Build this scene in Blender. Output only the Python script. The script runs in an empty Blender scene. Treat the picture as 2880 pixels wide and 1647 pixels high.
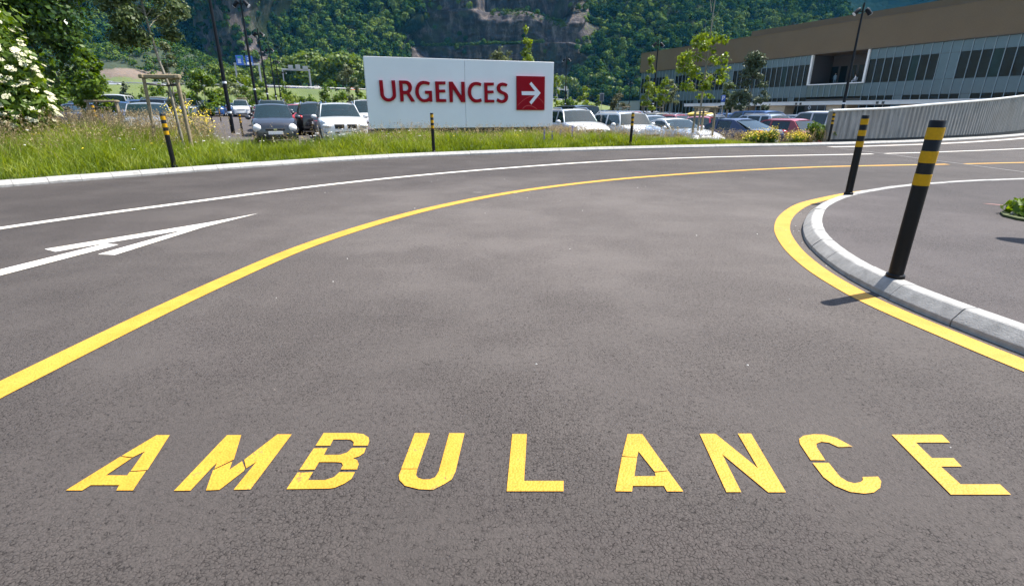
import bpy, bmesh, math, random
import numpy as np
from mathutils import Vector, Matrix
rad = math.radians
random.seed(7)
RNG = np.random.default_rng(11)
scene = bpy.context.scene
COL = scene.collection

# ------------------------------------------------------------------ camera, sky, sun, exposure
FPX, CAMZ, PITCH = 1426.0, 1.21, rad(19.73)
cam_d = bpy.data.cameras.new('camera')
cam = bpy.data.objects.new('camera', cam_d)
COL.objects.link(cam)
cam.location = (0, 0, CAMZ)
cam.rotation_euler = (rad(90) - PITCH, 0, 0)
cam_d.sensor_width = 36.0
cam_d.lens = FPX / 2880 * 36
cam_d.clip_start = 0.05
cam_d.clip_end = 9000
scene.camera = cam

SUN_EL, SUN_AZ = rad(60.5), rad(68.0)          # azimuth clockwise from +Y
world = bpy.data.worlds.new('World')
scene.world = world
world.use_nodes = True
wn = world.node_tree
sky = wn.nodes.new('ShaderNodeTexSky')
sky.sky_type = 'NISHITA'
sky.sun_disc = False
sky.sun_elevation = SUN_EL
sky.sun_rotation = SUN_AZ
wn.links.new(sky.outputs[0], wn.nodes['Background'].inputs[0])
wn.nodes['Background'].inputs[1].default_value = 0.115
sun_d = bpy.data.lights.new('sun', 'SUN')
sun_d.energy = 4.8
sun_d.angle = rad(0.5)
sun_d.color = (1.0, 0.955, 0.89)
sun = bpy.data.objects.new('sun', sun_d)
COL.objects.link(sun)
sdir = Vector((math.sin(SUN_AZ) * math.cos(SUN_EL), math.cos(SUN_AZ) * math.cos(SUN_EL), math.sin(SUN_EL)))
sun.rotation_euler = sdir.to_track_quat('Z', 'Y').to_euler()
sun.location = (60, 30, 90)
vs = scene.view_settings
vs.view_transform = 'Standard'
vs.look = 'None'
vs.exposure = 1.25
vs.gamma = 1.0
vs.use_curve_mapping = False
try:
    scene.cycles.max_bounces = 8
    scene.cycles.transparent_max_bounces = 12
    scene.cycles.volume_bounces = 0
    scene.cycles.caustics_reflective = False
    scene.cycles.caustics_refractive = False
    scene.cycles.use_denoising = True
except Exception:
    pass

# ------------------------------------------------------------------ helpers
def tag(o, label=None, cat=None, group=None, kind=None):
    if label: o['label'] = label
    if cat: o['category'] = cat
    if group: o['group'] = group
    if kind: o['kind'] = kind
    return o

def link(o, parent=None):
    COL.objects.link(o)
    if parent is not None:
        o.parent = parent
    return o

def empty(name, loc=(0, 0, 0), rz=0.0):
    o = bpy.data.objects.new(name, None)
    o.empty_display_size = 0.2
    o.location = loc
    o.rotation_euler = (0, 0, rz)
    return link(o)

def thing(name, label, cat, loc=(0, 0, 0), rz=0.0, group=None):
    return tag(empty(name, loc, rz), label, cat, group)

class MB:
    """collects polygons and builds one mesh object"""
    def __init__(s):
        s.v = []; s.f = []; s.m = []
    def poly(s, pts, mi=0):
        n = len(s.v); s.v += [tuple(p) for p in pts]; s.f.append(tuple(range(n, n + len(pts)))); s.m.append(mi)
    def grid(s, rows, mi=0, closed=False):
        n = len(s.v); w = len(rows[0])
        for r in rows: s.v += [tuple(p) for p in r]
        for i in range(len(rows) - 1):
            for j in range(w if closed else w - 1):
                k = (j + 1) % w
                s.f.append((n + i * w + j, n + i * w + k, n + (i + 1) * w + k, n + (i + 1) * w + j)); s.m.append(mi)
    def box(s, c, size, rz=0.0, mi=0, bev=0.0):
        cx, cy, cz = c; a, b, h = (x / 2 for x in size)
        co, si = math.cos(rz), math.sin(rz)
        def q(x, y, z): return (cx + x * co - y * si, cy + x * si + y * co, cz + z)
        if bev <= 0:
            p = [q(x, y, z) for z in (-h, h) for x, y in ((-a, -b), (a, -b), (a, b), (-a, b))]
            n = len(s.v); s.v += p
            for f in ((3, 2, 1, 0), (4, 5, 6, 7), (0, 1, 5, 4), (1, 2, 6, 5), (2, 3, 7, 6), (3, 0, 4, 7)):
                s.f.append(tuple(n + i for i in f)); s.m.append(mi)
        else:
            t = bev
            def ring(z, i): return [q(x, y, z) for x, y in ((-a + i, -b), (a - i, -b), (a, -b + i), (a, b - i), (a - i, b), (-a + i, b), (-a, b - i), (-a, -b + i))]
            def ring2(z): return [q(x, y, z) for x, y in ((-a + t, -b + t), (a - t, -b + t), (a - t, -b + t), (a - t, b - t), (a - t, b - t), (-a + t, b - t), (-a + t, b - t), (-a + t, -b + t))]
            n = len(s.v)
            r1, r2 = ring(-h + t, t), ring(h - t, t)
            def inn(z): return [q(x, y, z) for x, y in ((-a + t, -b + t), (a - t, -b + t), (a - t, b - t), (-a + t, b - t))]
            b0, t0 = inn(-h), inn(h)
            s.v += r1 + r2 + b0 + t0
            def F(*i): s.f.append(tuple(n + k for k in i)); s.m.append(mi)
            for i in range(8): F(i, (i + 1) % 8, 8 + (i + 1) % 8, 8 + i)
            F(19, 18, 17, 16); F(20, 21, 22, 23)
            F(16, 17, 1, 0); F(17, 18, 3, 2); F(18, 19, 5, 4); F(19, 16, 7, 6); F(17, 2, 1); F(18, 4, 3); F(19, 6, 5); F(16, 0, 7)
            F(8, 9, 21, 20); F(10, 11, 22, 21); F(12, 13, 23, 22); F(14, 15, 20, 23); F(9, 10, 21); F(11, 12, 22); F(13, 14, 23); F(15, 8, 20)
    def tube(s, pts, rs, n=8, mi=0, cap=True):
        pts = [Vector(p) for p in pts]
        if not hasattr(rs, '__len__'): rs = [rs] * len(pts)
        rows = []
        up = Vector((0, 0, 1))
        for i, p in enumerate(pts):
            d = (pts[min(i + 1, len(pts) - 1)] - pts[max(i - 1, 0)])
            d.normalize()
            x = d.cross(up)
            if x.length < 1e-3: x = d.cross(Vector((0, 1, 0)))
            x.normalize(); y = d.cross(x).normalized()
            rows.append([p + x * (rs[i] * math.cos(2 * math.pi * k / n)) + y * (rs[i] * math.sin(2 * math.pi * k / n)) for k in range(n)])
        s.grid(rows, mi, closed=True)
        if cap:
            s.poly(rows[-1], mi); s.poly(rows[0][::-1], mi)
    def prism(s, pts2, z0, z1, mi=0):
        a = [(p[0], p[1], z0) for p in pts2]; b = [(p[0], p[1], z1) for p in pts2]
        s.poly(a[::-1], mi); s.poly(b, mi)
        n = len(a)
        for i in range(n): s.poly([a[i], a[(i + 1) % n], b[(i + 1) % n], b[i]], mi)
    def mesh(s, name, mats, smooth=0):
        me = bpy.data.meshes.new(name)
        me.from_pydata(s.v, [], s.f)
        if not isinstance(mats, (list, tuple)): mats = [mats]
        for m in mats: me.materials.append(m)
        if len(mats) > 1: me.polygons.foreach_set('material_index', s.m)
        me.update()
        bm = bmesh.new(); bm.from_mesh(me)
        bmesh.ops.remove_doubles(bm, verts=bm.verts, dist=1e-4)
        bmesh.ops.recalc_face_normals(bm, faces=bm.faces)
        bm.to_mesh(me); bm.free()
        if smooth:
            me.polygons.foreach_set('use_smooth', [True] * len(me.polygons))
            me.set_sharp_from_angle(angle=rad(smooth))
        return me
    def build(s, name, mats, parent=None, smooth=0):
        return link(bpy.data.objects.new(name, s.mesh(name, mats, smooth)), parent)

def flat_fill(loops, to3, name, mat, parent=None, depth=None):
    """polygon with holes (2-D loops) filled, mapped to 3-D by to3(x, y, k); depth: extruded from k=0 to k=depth"""
    bm = bmesh.new()
    edges = []
    for lp in loops:
        vs_ = [bm.verts.new((p[0], p[1], 0)) for p in lp]
        for i in range(len(vs_)): edges.append(bm.edges.new((vs_[i], vs_[(i + 1) % len(vs_)])))
    bmesh.ops.triangle_fill(bm, use_beauty=True, use_dissolve=False, edges=edges)
    bmesh.ops.recalc_face_normals(bm, faces=bm.faces)
    if depth:
        r = bmesh.ops.extrude_face_region(bm, geom=list(bm.faces))
        for e in r['geom']:
            if isinstance(e, bmesh.types.BMVert): e.co.z = depth
    for v in bm.verts: v.co = to3(v.co.x, v.co.y, v.co.z)
    bmesh.ops.recalc_face_normals(bm, faces=bm.faces)
    me = bpy.data.meshes.new(name); bm.to_mesh(me); bm.free()
    me.materials.append(mat)
    return link(bpy.data.objects.new(name, me), parent)

def smooth_line(pts, n=12):
    """Catmull-Rom through 2-D points"""
    p = [np.array(q, float) for q in pts]
    p = [2 * p[0] - p[1]] + p + [2 * p[-1] - p[-2]]
    out = []
    for i in range(1, len(p) - 2):
        for k in range(n):
            t = k / n
            out.append(0.5 * ((2 * p[i]) + (-p[i - 1] + p[i + 1]) * t + (2 * p[i - 1] - 5 * p[i] + 4 * p[i + 1] - p[i + 2]) * t * t + (-p[i - 1] + 3 * p[i] - 3 * p[i + 1] + p[i + 2]) * t ** 3))
    out.append(p[-2])
    return np.array(out)

def resample(line, step):
    d = np.r_[0, np.cumsum(np.linalg.norm(np.diff(line, axis=0), axis=1))]
    n = max(2, int(round(d[-1] / step)) + 1)
    t = np.linspace(0, d[-1], n)
    return np.stack([np.interp(t, d, line[:, 0]), np.interp(t, d, line[:, 1])], 1)

def normals2(line):
    t = np.gradient(line, axis=0)
    t /= np.linalg.norm(t, axis=1)[:, None]
    return np.stack([-t[:, 1], t[:, 0]], 1)       # to the left of travel

def ribbon(name, line, w, z, mat, parent=None, off=0.0):
    n = normals2(line)
    a = line + n * (off + w / 2); b = line + n * (off - w / 2)
    m = MB(); m.grid([[(*p, z) for p in a], [(*p, z) for p in b]])
    return m.build(name, mat, parent)

def spot(px, zc, z=0.0):
    """metres: the point seen in column px (of 2880) at camera depth zc and height z"""
    y = (zc + (z - CAMZ) * math.sin(PITCH)) / math.cos(PITCH)
    return ((px - 1440) / FPX * zc, y)

def quads(name, V, tint, mat, parent=None):
    """V (N,4,3) quads with one float 'tint' per face"""
    V = np.asarray(V, np.float32); N = len(V)
    me = bpy.data.meshes.new(name)
    me.vertices.add(N * 4); me.vertices.foreach_set('co', V.reshape(-1))
    me.loops.add(N * 4); me.loops.foreach_set('vertex_index', np.arange(N * 4, dtype=np.int32))
    me.polygons.add(N)
    me.polygons.foreach_set('loop_start', np.arange(0, N * 4, 4, dtype=np.int32))
    at = me.attributes.new('tint', 'FLOAT', 'FACE'); at.data.foreach_set('value', np.asarray(tint, np.float32))
    me.materials.append(mat)
    me.update(calc_edges=True)
    o = bpy.data.objects.new(name, me)
    return link(o, parent)

def cards(C, Nrm, size, rng, aspect=1.7):
    """diamond leaf cards at C facing Nrm"""
    N = len(C)
    Nrm = Nrm / (np.linalg.norm(Nrm, axis=1)[:, None] + 1e-9)
    r = rng.normal(size=(N, 3))
    U = np.cross(Nrm, r); U /= (np.linalg.norm(U, axis=1)[:, None] + 1e-9)
    W = np.cross(Nrm, U)
    s = (np.asarray(size) * rng.uniform(0.65, 1.35, N))[:, None]
    return np.stack([C - U * s * aspect / 2, C + W * s / 2 - U * s * .1, C + U * s * aspect / 2, C - W * s / 2 - U * s * .1], 1)

# ------------------------------------------------------------------ materials
def new_mat(name):
    m = bpy.data.materials.new(name); m.use_nodes = True
    nt = m.node_tree
    return m, nt, nt.nodes['Principled BSDF']

def N(nt, t, **kw):
    n = nt.nodes.new(t)
    for k, v in kw.items(): setattr(n, k, v)
    return n

def noise(nt, scale, detail=4, rough=.6, vec=None):
    n = N(nt, 'ShaderNodeTexNoise'); n.inputs['Scale'].default_value = scale; n.inputs['Detail'].default_value = detail; n.inputs['Roughness'].default_value = rough
    if vec is not None: nt.links.new(vec, n.inputs['Vector'])
    return n

def ramp(nt, fac, stops):
    r = N(nt, 'ShaderNodeValToRGB')
    e = r.color_ramp.elements
    while len(e) < len(stops): e.new(.5)
    for i, (p, c) in enumerate(stops):
        e[i].position = p; e[i].color = (*c, 1) if len(c) == 3 else c
    nt.links.new(fac, r.inputs[0])
    return r

def mixc(nt, fac, a, b, mode='MIX'):
    m = N(nt, 'ShaderNodeMix', data_type='RGBA', blend_type=mode)
    for sock, v in ((m.inputs[0], fac), (m.inputs[6], a), (m.inputs[7], b)):
        if hasattr(v, 'is_linked'): nt.links.new(v, sock)
        else: sock.default_value = v if not isinstance(v, tuple) else ((*v, 1) if len(v) == 3 else v)
    return m.outputs[2]

def objvec(nt):
    return N(nt, 'ShaderNodeTexCoord').outputs['Object']

def wvec(nt):
    return N(nt, 'ShaderNodeNewGeometry').outputs['Position']

def bump(nt, bsdf, h, strength, dist):
    b = N(nt, 'ShaderNodeBump'); b.inputs['Strength'].default_value = strength; b.inputs['Distance'].default_value = dist
    nt.links.new(h, b.inputs['Height']); nt.links.new(b.outputs[0], bsdf.inputs['Normal'])
    return b

def basic(name, col, rough=.6, metal=0.0, spec=.5, var=.12, scale=6.0, bmp=0.0, bscale=60.0, coat=0.0):
    m, nt, b = new_mat(name)
    v = wvec(nt)
    n = noise(nt, scale, 5, .65, v)
    lo = tuple(c * (1 - var) for c in col); hi = tuple(min(1, c * (1 + var)) for c in col)
    r = ramp(nt, n.outputs['Fac'], [(.3, lo), (.7, hi)])
    nt.links.new(r.outputs[0], b.inputs['Base Color'])
    b.inputs['Roughness'].default_value = rough; b.inputs['Metallic'].default_value = metal
    b.inputs['Specular IOR Level'].default_value = spec
    if coat: b.inputs['Coat Weight'].default_value = coat; b.inputs['Coat Roughness'].default_value = .04
    if bmp:
        n2 = noise(nt, bscale, 4, .6, v); bump(nt, b, n2.outputs['Fac'], .6, bmp)
    return m

def leaf_mat(name, dark, mid, light, trans=.35, rough=.5, ntint=.35, nscale=.6, spec=.3):
    m, nt, b = new_mat(name)
    a = N(nt, 'ShaderNodeAttribute', attribute_name='tint')
    n = noise(nt, nscale, 3, .6, wvec(nt))
    ma = N(nt, 'ShaderNodeMath', operation='MULTIPLY_ADD'); nt.links.new(n.outputs['Fac'], ma.inputs[0]); ma.inputs[1].default_value = ntint * 2; ma.inputs[2].default_value = -ntint
    ad = N(nt, 'ShaderNodeMath', operation='ADD', use_clamp=True); nt.links.new(a.outputs['Fac'], ad.inputs[0]); nt.links.new(ma.outputs[0], ad.inputs[1])
    r = ramp(nt, ad.outputs[0], [(0, dark), (.5, mid), (1, light)])
    nt.links.new(r.outputs[0], b.inputs['Base Color'])
    b.inputs['Roughness'].default_value = rough
    b.inputs['Specular IOR Level'].default_value = spec
    if trans:
        t = N(nt, 'ShaderNodeBsdfTranslucent')
        hs = N(nt, 'ShaderNodeHueSaturation'); hs.inputs['Hue'].default_value = .485; hs.inputs['Saturation'].default_value = 1.15; hs.inputs['Value'].default_value = 1.25
        nt.links.new(r.outputs[0], hs.inputs['Color']); nt.links.new(hs.outputs[0], t.inputs[0])
        mx = N(nt, 'ShaderNodeMixShader'); mx.inputs[0].default_value = trans
        nt.links.new(b.outputs[0], mx.inputs[1]); nt.links.new(t.outputs[0], mx.inputs[2])
        nt.links.new(mx.outputs[0], nt.nodes['Material Output'].inputs['Surface'])
    return m

def asphalt_mat(name, dark=(.090, .0795, .0745), light=(.150, .133, .125), dusty=(.185, .162, .146), coarse=True, wear=None):
    m, nt, b = new_mat(name)
    v = wvec(nt)
    big = noise(nt, .35, 6, .62, v); mid = noise(nt, 3.2, 5, .65, v)
    st = N(nt, 'ShaderNodeMapping'); st.inputs['Scale'].default_value = (.5, 2.4, 1); st.inputs['Rotation'].default_value = (0, 0, rad(-24)); nt.links.new(v, st.inputs['Vector'])
    streak = noise(nt, 1.1, 5, .6, st.outputs[0])
    vor = N(nt, 'ShaderNodeTexVoronoi'); vor.inputs['Scale'].default_value = 115; nt.links.new(v, vor.inputs['Vector'])
    fine = noise(nt, 240, 3, .7, v)
    base = ramp(nt, big.outputs['Fac'], [(.25, tuple(.45 * a_ + .55 * b_ for a_, b_ in zip(dark, light))), (.75, light)])
    c = mixc(nt, ramp(nt, mid.outputs['Fac'], [(.42, (0, 0, 0)), (.75, (.14, .14, .14))]).outputs[0], base.outputs[0], dusty)
    c = mixc(nt, ramp(nt, streak.outputs['Fac'], [(.45, (0, 0, 0)), (.75, (.16, .16, .16))]).outputs[0], c, tuple(x * .62 for x in dark))
    # aggregate: each stone has its own grey, the binder between stones is dark
    stone = ramp(nt, vor.outputs['Color'], [(0, (.80, .80, .80)), (.55, (1, 1, 1)), (.965, (1.12, 1.1, 1.1)), (1, (1.9, 1.9, 1.85))])
    c = mixc(nt, 1.0, c, stone.outputs[0], 'MULTIPLY')
    wr_ = noise(nt, 60, 2, .6, v)
    dv = N(nt, 'ShaderNodeVectorMath', operation='MULTIPLY_ADD'); nt.links.new(wr_.outputs['Color'], dv.inputs[0]); dv.inputs[1].default_value = (.009, .009, .009); nt.links.new(v, dv.inputs[2])
    ved = N(nt, 'ShaderNodeTexVoronoi', feature='DISTANCE_TO_EDGE'); ved.inputs['Scale'].default_value = 84; nt.links.new(dv.outputs[0], ved.inputs['Vector'])
    br = noise(nt, 70, 3, .8, v)
    brk = N(nt, 'ShaderNodeMath', operation='MULTIPLY_ADD'); nt.links.new(br.outputs['Fac'], brk.inputs[0]); brk.inputs[1].default_value = .62; brk.inputs[2].default_value = -.27
    edv = N(nt, 'ShaderNodeMath', operation='ADD'); nt.links.new(ved.outputs['Distance'], edv.inputs[0]); nt.links.new(brk.outputs[0], edv.inputs[1])
    gap = ramp(nt, edv.outputs[0], [(.0, (.10, .085, .08)), (.09, (.62, .60, .60)), (.2, (1, 1, 1))])
    patch = noise(nt, .9, 4, .6, v); grit = noise(nt, 42, 3, .7, v)
    pm = N(nt, 'ShaderNodeMath', operation='MULTIPLY_ADD'); nt.links.new(grit.outputs['Fac'], pm.inputs[0]); pm.inputs[1].default_value = .9; nt.links.new(patch.outputs['Fac'], pm.inputs[2])
    pf = ramp(nt, pm.outputs[0], [(.86, (0, 0, 0)), (1.12, (1, 1, 1))])
    c = mixc(nt, pf.outputs[0], c, mixc(nt, 1.0, c, gap.outputs[0], 'MULTIPLY'))
    # lens vignetting painted into the asphalt colour: middle of the lane paler, darkening outward
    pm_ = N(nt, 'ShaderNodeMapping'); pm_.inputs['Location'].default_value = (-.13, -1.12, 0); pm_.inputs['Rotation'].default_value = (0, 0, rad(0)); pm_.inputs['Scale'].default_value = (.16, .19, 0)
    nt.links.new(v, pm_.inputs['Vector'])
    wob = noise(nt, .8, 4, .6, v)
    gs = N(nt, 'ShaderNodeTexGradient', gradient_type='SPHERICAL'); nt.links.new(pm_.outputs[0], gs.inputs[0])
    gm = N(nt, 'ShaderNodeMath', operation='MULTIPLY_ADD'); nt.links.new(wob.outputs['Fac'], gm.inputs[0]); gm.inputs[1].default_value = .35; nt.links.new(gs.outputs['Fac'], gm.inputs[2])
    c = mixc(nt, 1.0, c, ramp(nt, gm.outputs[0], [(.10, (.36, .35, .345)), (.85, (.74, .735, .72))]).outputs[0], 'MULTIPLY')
    nt.links.new(c, b.inputs['Base Color'])
    b.inputs['Roughness'].default_value = .82; b.inputs['Specular IOR Level'].default_value = .25
    hm = N(nt, 'ShaderNodeMath', operation='MULTIPLY_ADD'); nt.links.new(edv.outputs[0], hm.inputs[0]); hm.inputs[1].default_value = 1.3
    nt.links.new(fine.outputs['Fac'], hm.inputs[2])
    bump(nt, b, hm.outputs[0], .6 if coarse else .4, .006)
    return m

def paint_mat(name, col, wear=.5, base=(.10, .09, .09)):
    """road paint with worn-through specks that follow the aggregate"""
    m, nt, b = new_mat(name)
    v = wvec(nt)
    vor = N(nt, 'ShaderNodeTexVoronoi'); vor.inputs['Scale'].default_value = 115; nt.links.new(v, vor.inputs['Vector'])
    n1 = noise(nt, 7, 5, .65, v); n2 = noise(nt, 95, 3, .75, v)
    lo = (col[0] * .92, col[1] * .84, col[2] * .7)
    c = ramp(nt, n1.outputs['Fac'], [(.38, lo), (.60, col)]).outputs[0]
    ms = N(nt, 'ShaderNodeMath', operation='MULTIPLY'); nt.links.new(n2.outputs['Fac'], ms.inputs[0]); nt.links.new(n1.outputs['Fac'], ms.inputs[1])
    k = ramp(nt, ms.outputs[0], [(.385 - .05 * wear, (0, 0, 0)), (.42 - .05 * wear, (wear, wear, wear))])
    c = mixc(nt, k.outputs[0], c, base)
    gap = ramp(nt, vor.outputs['Distance'], [(.55, (1, 1, 1)), (.95, (.78, .74, .66))])
    c = mixc(nt, 1.0, c, gap.outputs[0], 'MULTIPLY')
    nt.links.new(c, b.inputs['Base Color'])
    b.inputs['Roughness'].default_value = .62; b.inputs['Specular IOR Level'].default_value = .3
    hm = N(nt, 'ShaderNodeMath', operation='MULTIPLY'); nt.links.new(vor.outputs['Distance'], hm.inputs[0]); hm.inputs[1].default_value = -1
    bump(nt, b, hm.outputs[0], .4, .005)
    return m

def glass_mat(name, col=(.10, .17, .18), see=.22, rough=.03):
    m, nt, b = new_mat(name)
    b.inputs['Base Color'].default_value = (col[0] * .12, col[1] * .16, col[2] * .17, 1)
    b.inputs['Roughness'].default_value = rough; b.inputs['Specular IOR Level'].default_value = .8
    n = noise(nt, 1.5, 3, .5, wvec(nt)); bump(nt, b, n.outputs['Fac'], .08, .02)
    t = N(nt, 'ShaderNodeBsdfTransparent'); t.inputs[0].default_value = (.62, .78, .76, 1)
    mx = N(nt, 'ShaderNodeMixShader'); mx.inputs[0].default_value = see
    nt.links.new(b.outputs[0], mx.inputs[1]); nt.links.new(t.outputs[0], mx.inputs[2])
    nt.links.new(mx.outputs[0], nt.nodes['Material Output'].inputs['Surface'])
    return m

M = {}
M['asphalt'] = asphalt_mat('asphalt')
M['asphalt_pave'] = asphalt_mat('pavement_asphalt', dark=(.075, .066, .066), light=(.135, .120, .120), dusty=(.17, .15, .145))
M['asphalt_lot'] = asphalt_mat('lot_asphalt', dark=(.15, .135, .13), light=(.22, .20, .195), dusty=(.24, .22, .21), coarse=False)
M['yellow'] = paint_mat('yellow_road_paint', (.47, .26, .028), .8, base=(.16, .11, .05))
M['yellow_far'] = paint_mat('yellow_line_paint', (.50, .275, .036), .25, base=(.2, .14, .06))
M['white_paint'] = paint_mat('white_road_paint', (.66, .65, .63), .25)
M['concrete'] = basic('kerb_concrete', (.275, .27, .257), .9, var=.24, scale=11, bmp=.004, bscale=90)
M['concrete2'] = basic('gutter_concrete', (.42, .39, .36), .85, var=.1, scale=4, bmp=.002, bscale=140)
M['seal'] = basic('joint_sealing', (.20, .19, .185), .8, var=.2, scale=9)
M['dark'] = basic('dark_base', (.03, .03, .03), .8)
M['black_rubber'] = basic('black_plastic', (.0055, .0055, .006), .42, var=.3, scale=14, spec=.22)
M['band'] = basic('yellow_reflective_band', (.47, .255, .003), .55, spec=.2, var=.1, scale=60)
M['pole'] = basic('lamp_pole_paint', (.004, .005, .008), .5, spec=.2, var=.25, scale=3)
M['lamp_white'] = basic('lamp_lens', (.75, .75, .75), .3)
M['sticker'] = basic('white_sticker', (.72, .74, .76), .5)
M['galv'] = basic('galvanised_steel', (.27, .28, .29), .5, metal=.2, var=.12, scale=.8)
M['sign_white'] = basic('sign_white_enamel', (.70, .72, .74), .38, var=.03, scale=.8, spec=.4)
M['sign_red'] = basic('sign_red_enamel', (.27, .002, .010), .5, var=.05, scale=3, spec=.10)
M['sign_light'] = basic('sign_arrow_white', (.72, .71, .76), .4, var=.03)
M['sign_line'] = basic('scratched_red', (.52, .05, .05), .4)
M['blue'] = basic('blue_sign', (.012, .075, .36), .4)
M['green_sign'] = basic('green_sign', (.01, .22, .12), .4)
M['wood'] = basic('weathered_round_timber', (.22, .175, .11), .8, var=.35, scale=14, bmp=.004, bscale=50)
M['wood_tan'] = basic('tan_larch_cladding', (.52, .41, .29), .75, var=.15, scale=4)
M['bark'] = basic('grey_bark', (.22, .20, .16), .9, var=.4, scale=16, bmp=.01, bscale=30)
M['bark_dark'] = basic('dark_bark', (.075, .058, .045), .9, var=.4, scale=8)
M['tyre'] = basic('tyre_rubber', (.014, .014, .014), .8)
M['rim'] = basic('alloy_rim', (.45, .46, .48), .3, metal=.8)
M['chrome'] = basic('chrome', (.7, .7, .72), .12, metal=1.0, var=.02)
M['headlight'] = basic('headlight_lens', (.66, .67, .66), .08, spec=.9, var=.06, scale=30)
M['taillight'] = basic('tail_light_lens', (.35, .006, .008), .12, spec=.7)
M['plate'] = basic('number_plate', (.78, .78, .76), .45, var=.03)
M['black_trim'] = basic('black_trim', (.012, .012, .013), .5)
M['interior'] = basic('car_interior', (.035, .04, .042), .9)
M['glass'] = glass_mat('car_glass')
M['umbel'] = basic('cream_elder_blossom', (.52, .50, .33), .8, var=.18, scale=25)

# traced outlines, in metres (letters on the road, arrow, letters on the sign board)
AMB=[["A1",[[[-1.452,1.571],[-1.407,1.7],[-1.355,1.7],[-1.303,1.493],[-1.359,1.487],[-1.385,1.598],[-1.406,1.563]],[[-1.454,1.567],[-1.406,1.558],[-1.43,1.465],[-1.355,1.464],[-1.359,1.482],[-1.305,1.488],[-1.282,1.389],[-1.338,1.389],[-1.347,1.415],[-1.445,1.415],[-1.453,1.389],[-1.509,1.389]]]],["M",[[[-1.142,1.387],[-1.128,1.7],[-1.072,1.7],[-1.024,1.551],[-1.067,1.499],[-1.076,1.532],[-1.08,1.505],[-1.087,1.388]],[[-1.068,1.491],[-1.024,1.54],[-1.011,1.495],[-0.989,1.541],[-0.958,1.5],[-0.956,1.487],[-0.991,1.392],[-1.035,1.389]],[[-0.985,1.549],[-0.931,1.705],[-0.874,1.705],[-0.887,1.394],[-0.943,1.392],[-0.935,1.537],[-0.955,1.502]]]],["B",[[[-0.753,1.632],[-0.75,1.714],[-0.629,1.714],[-0.59,1.706],[-0.564,1.685],[-0.555,1.662],[-0.553,1.633],[-0.609,1.633],[-0.612,1.653],[-0.626,1.668],[-0.644,1.672],[-0.698,1.671],[-0.697,1.633]],[[-0.754,1.616],[-0.702,1.618],[-0.702,1.577],[-0.641,1.578],[-0.619,1.592],[-0.609,1.618],[-0.556,1.619],[-0.555,1.589],[-0.568,1.569],[-0.588,1.558],[-0.569,1.547],[-0.557,1.525],[-0.555,1.496],[-0.613,1.496],[-0.612,1.518],[-0.622,1.533],[-0.643,1.536],[-0.705,1.536],[-0.706,1.495],[-0.76,1.493]],[[-0.761,1.479],[-0.707,1.481],[-0.709,1.44],[-0.65,1.44],[-0.624,1.455],[-0.613,1.481],[-0.558,1.481],[-0.56,1.447],[-0.577,1.423],[-0.604,1.402],[-0.622,1.398],[-0.765,1.395]]]],["U",[[[-0.387,1.714],[-0.327,1.712],[-0.339,1.5],[-0.397,1.5]],[[-0.396,1.497],[-0.339,1.497],[-0.338,1.465],[-0.328,1.451],[-0.31,1.443],[-0.286,1.444],[-0.269,1.455],[-0.261,1.484],[-0.25,1.713],[-0.189,1.713],[-0.201,1.484],[-0.21,1.444],[-0.234,1.419],[-0.268,1.392],[-0.316,1.395],[-0.367,1.412],[-0.391,1.44],[-0.399,1.465]]]],["L",[[[0.001,1.707],[0.059,1.707],[0.042,1.436],[0.179,1.436],[0.174,1.385],[-0.018,1.385]]]],["A2",[[[0.41,1.571],[0.459,1.707],[0.517,1.707],[0.557,1.49],[0.507,1.484],[0.477,1.598],[0.463,1.563]],[[0.408,1.566],[0.463,1.561],[0.43,1.46],[0.505,1.46],[0.507,1.479],[0.557,1.487],[0.578,1.384],[0.523,1.384],[0.52,1.411],[0.413,1.411],[0.405,1.384],[0.349,1.385]]]],["N",[[[0.746,1.709],[0.809,1.709],[0.884,1.502],[0.898,1.71],[0.951,1.71],[0.922,1.38],[0.862,1.38],[0.786,1.581],[0.772,1.381],[0.722,1.381]]]],["C",[[[1.098,1.547],[1.11,1.645],[1.124,1.676],[1.152,1.696],[1.198,1.706],[1.241,1.703],[1.273,1.682],[1.303,1.626],[1.246,1.624],[1.227,1.651],[1.201,1.657],[1.174,1.645],[1.163,1.623],[1.151,1.546]],[[1.096,1.532],[1.155,1.532],[1.151,1.456],[1.162,1.433],[1.18,1.424],[1.206,1.43],[1.22,1.44],[1.229,1.456],[1.285,1.458],[1.279,1.433],[1.254,1.402],[1.217,1.379],[1.181,1.374],[1.139,1.382],[1.106,1.412],[1.092,1.455]]]],["E",[[[1.505,1.703],[1.704,1.703],[1.695,1.652],[1.563,1.652],[1.552,1.559],[1.633,1.559],[1.623,1.511],[1.548,1.511],[1.542,1.419],[1.677,1.419],[1.669,1.369],[1.468,1.369]]]]]
ARROW=[[-4.34,4.57],[-3.495,5.749],[-3.178,6.311],[-3.411,5.498],[-3.538,4.369],[-3.706,4.387],[-3.526,5.384],[-4.163,4.477]]
DASH=[[-4.127,3.908],[-3.931,4.776],[-3.774,4.735],[-3.995,3.769]]
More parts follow.
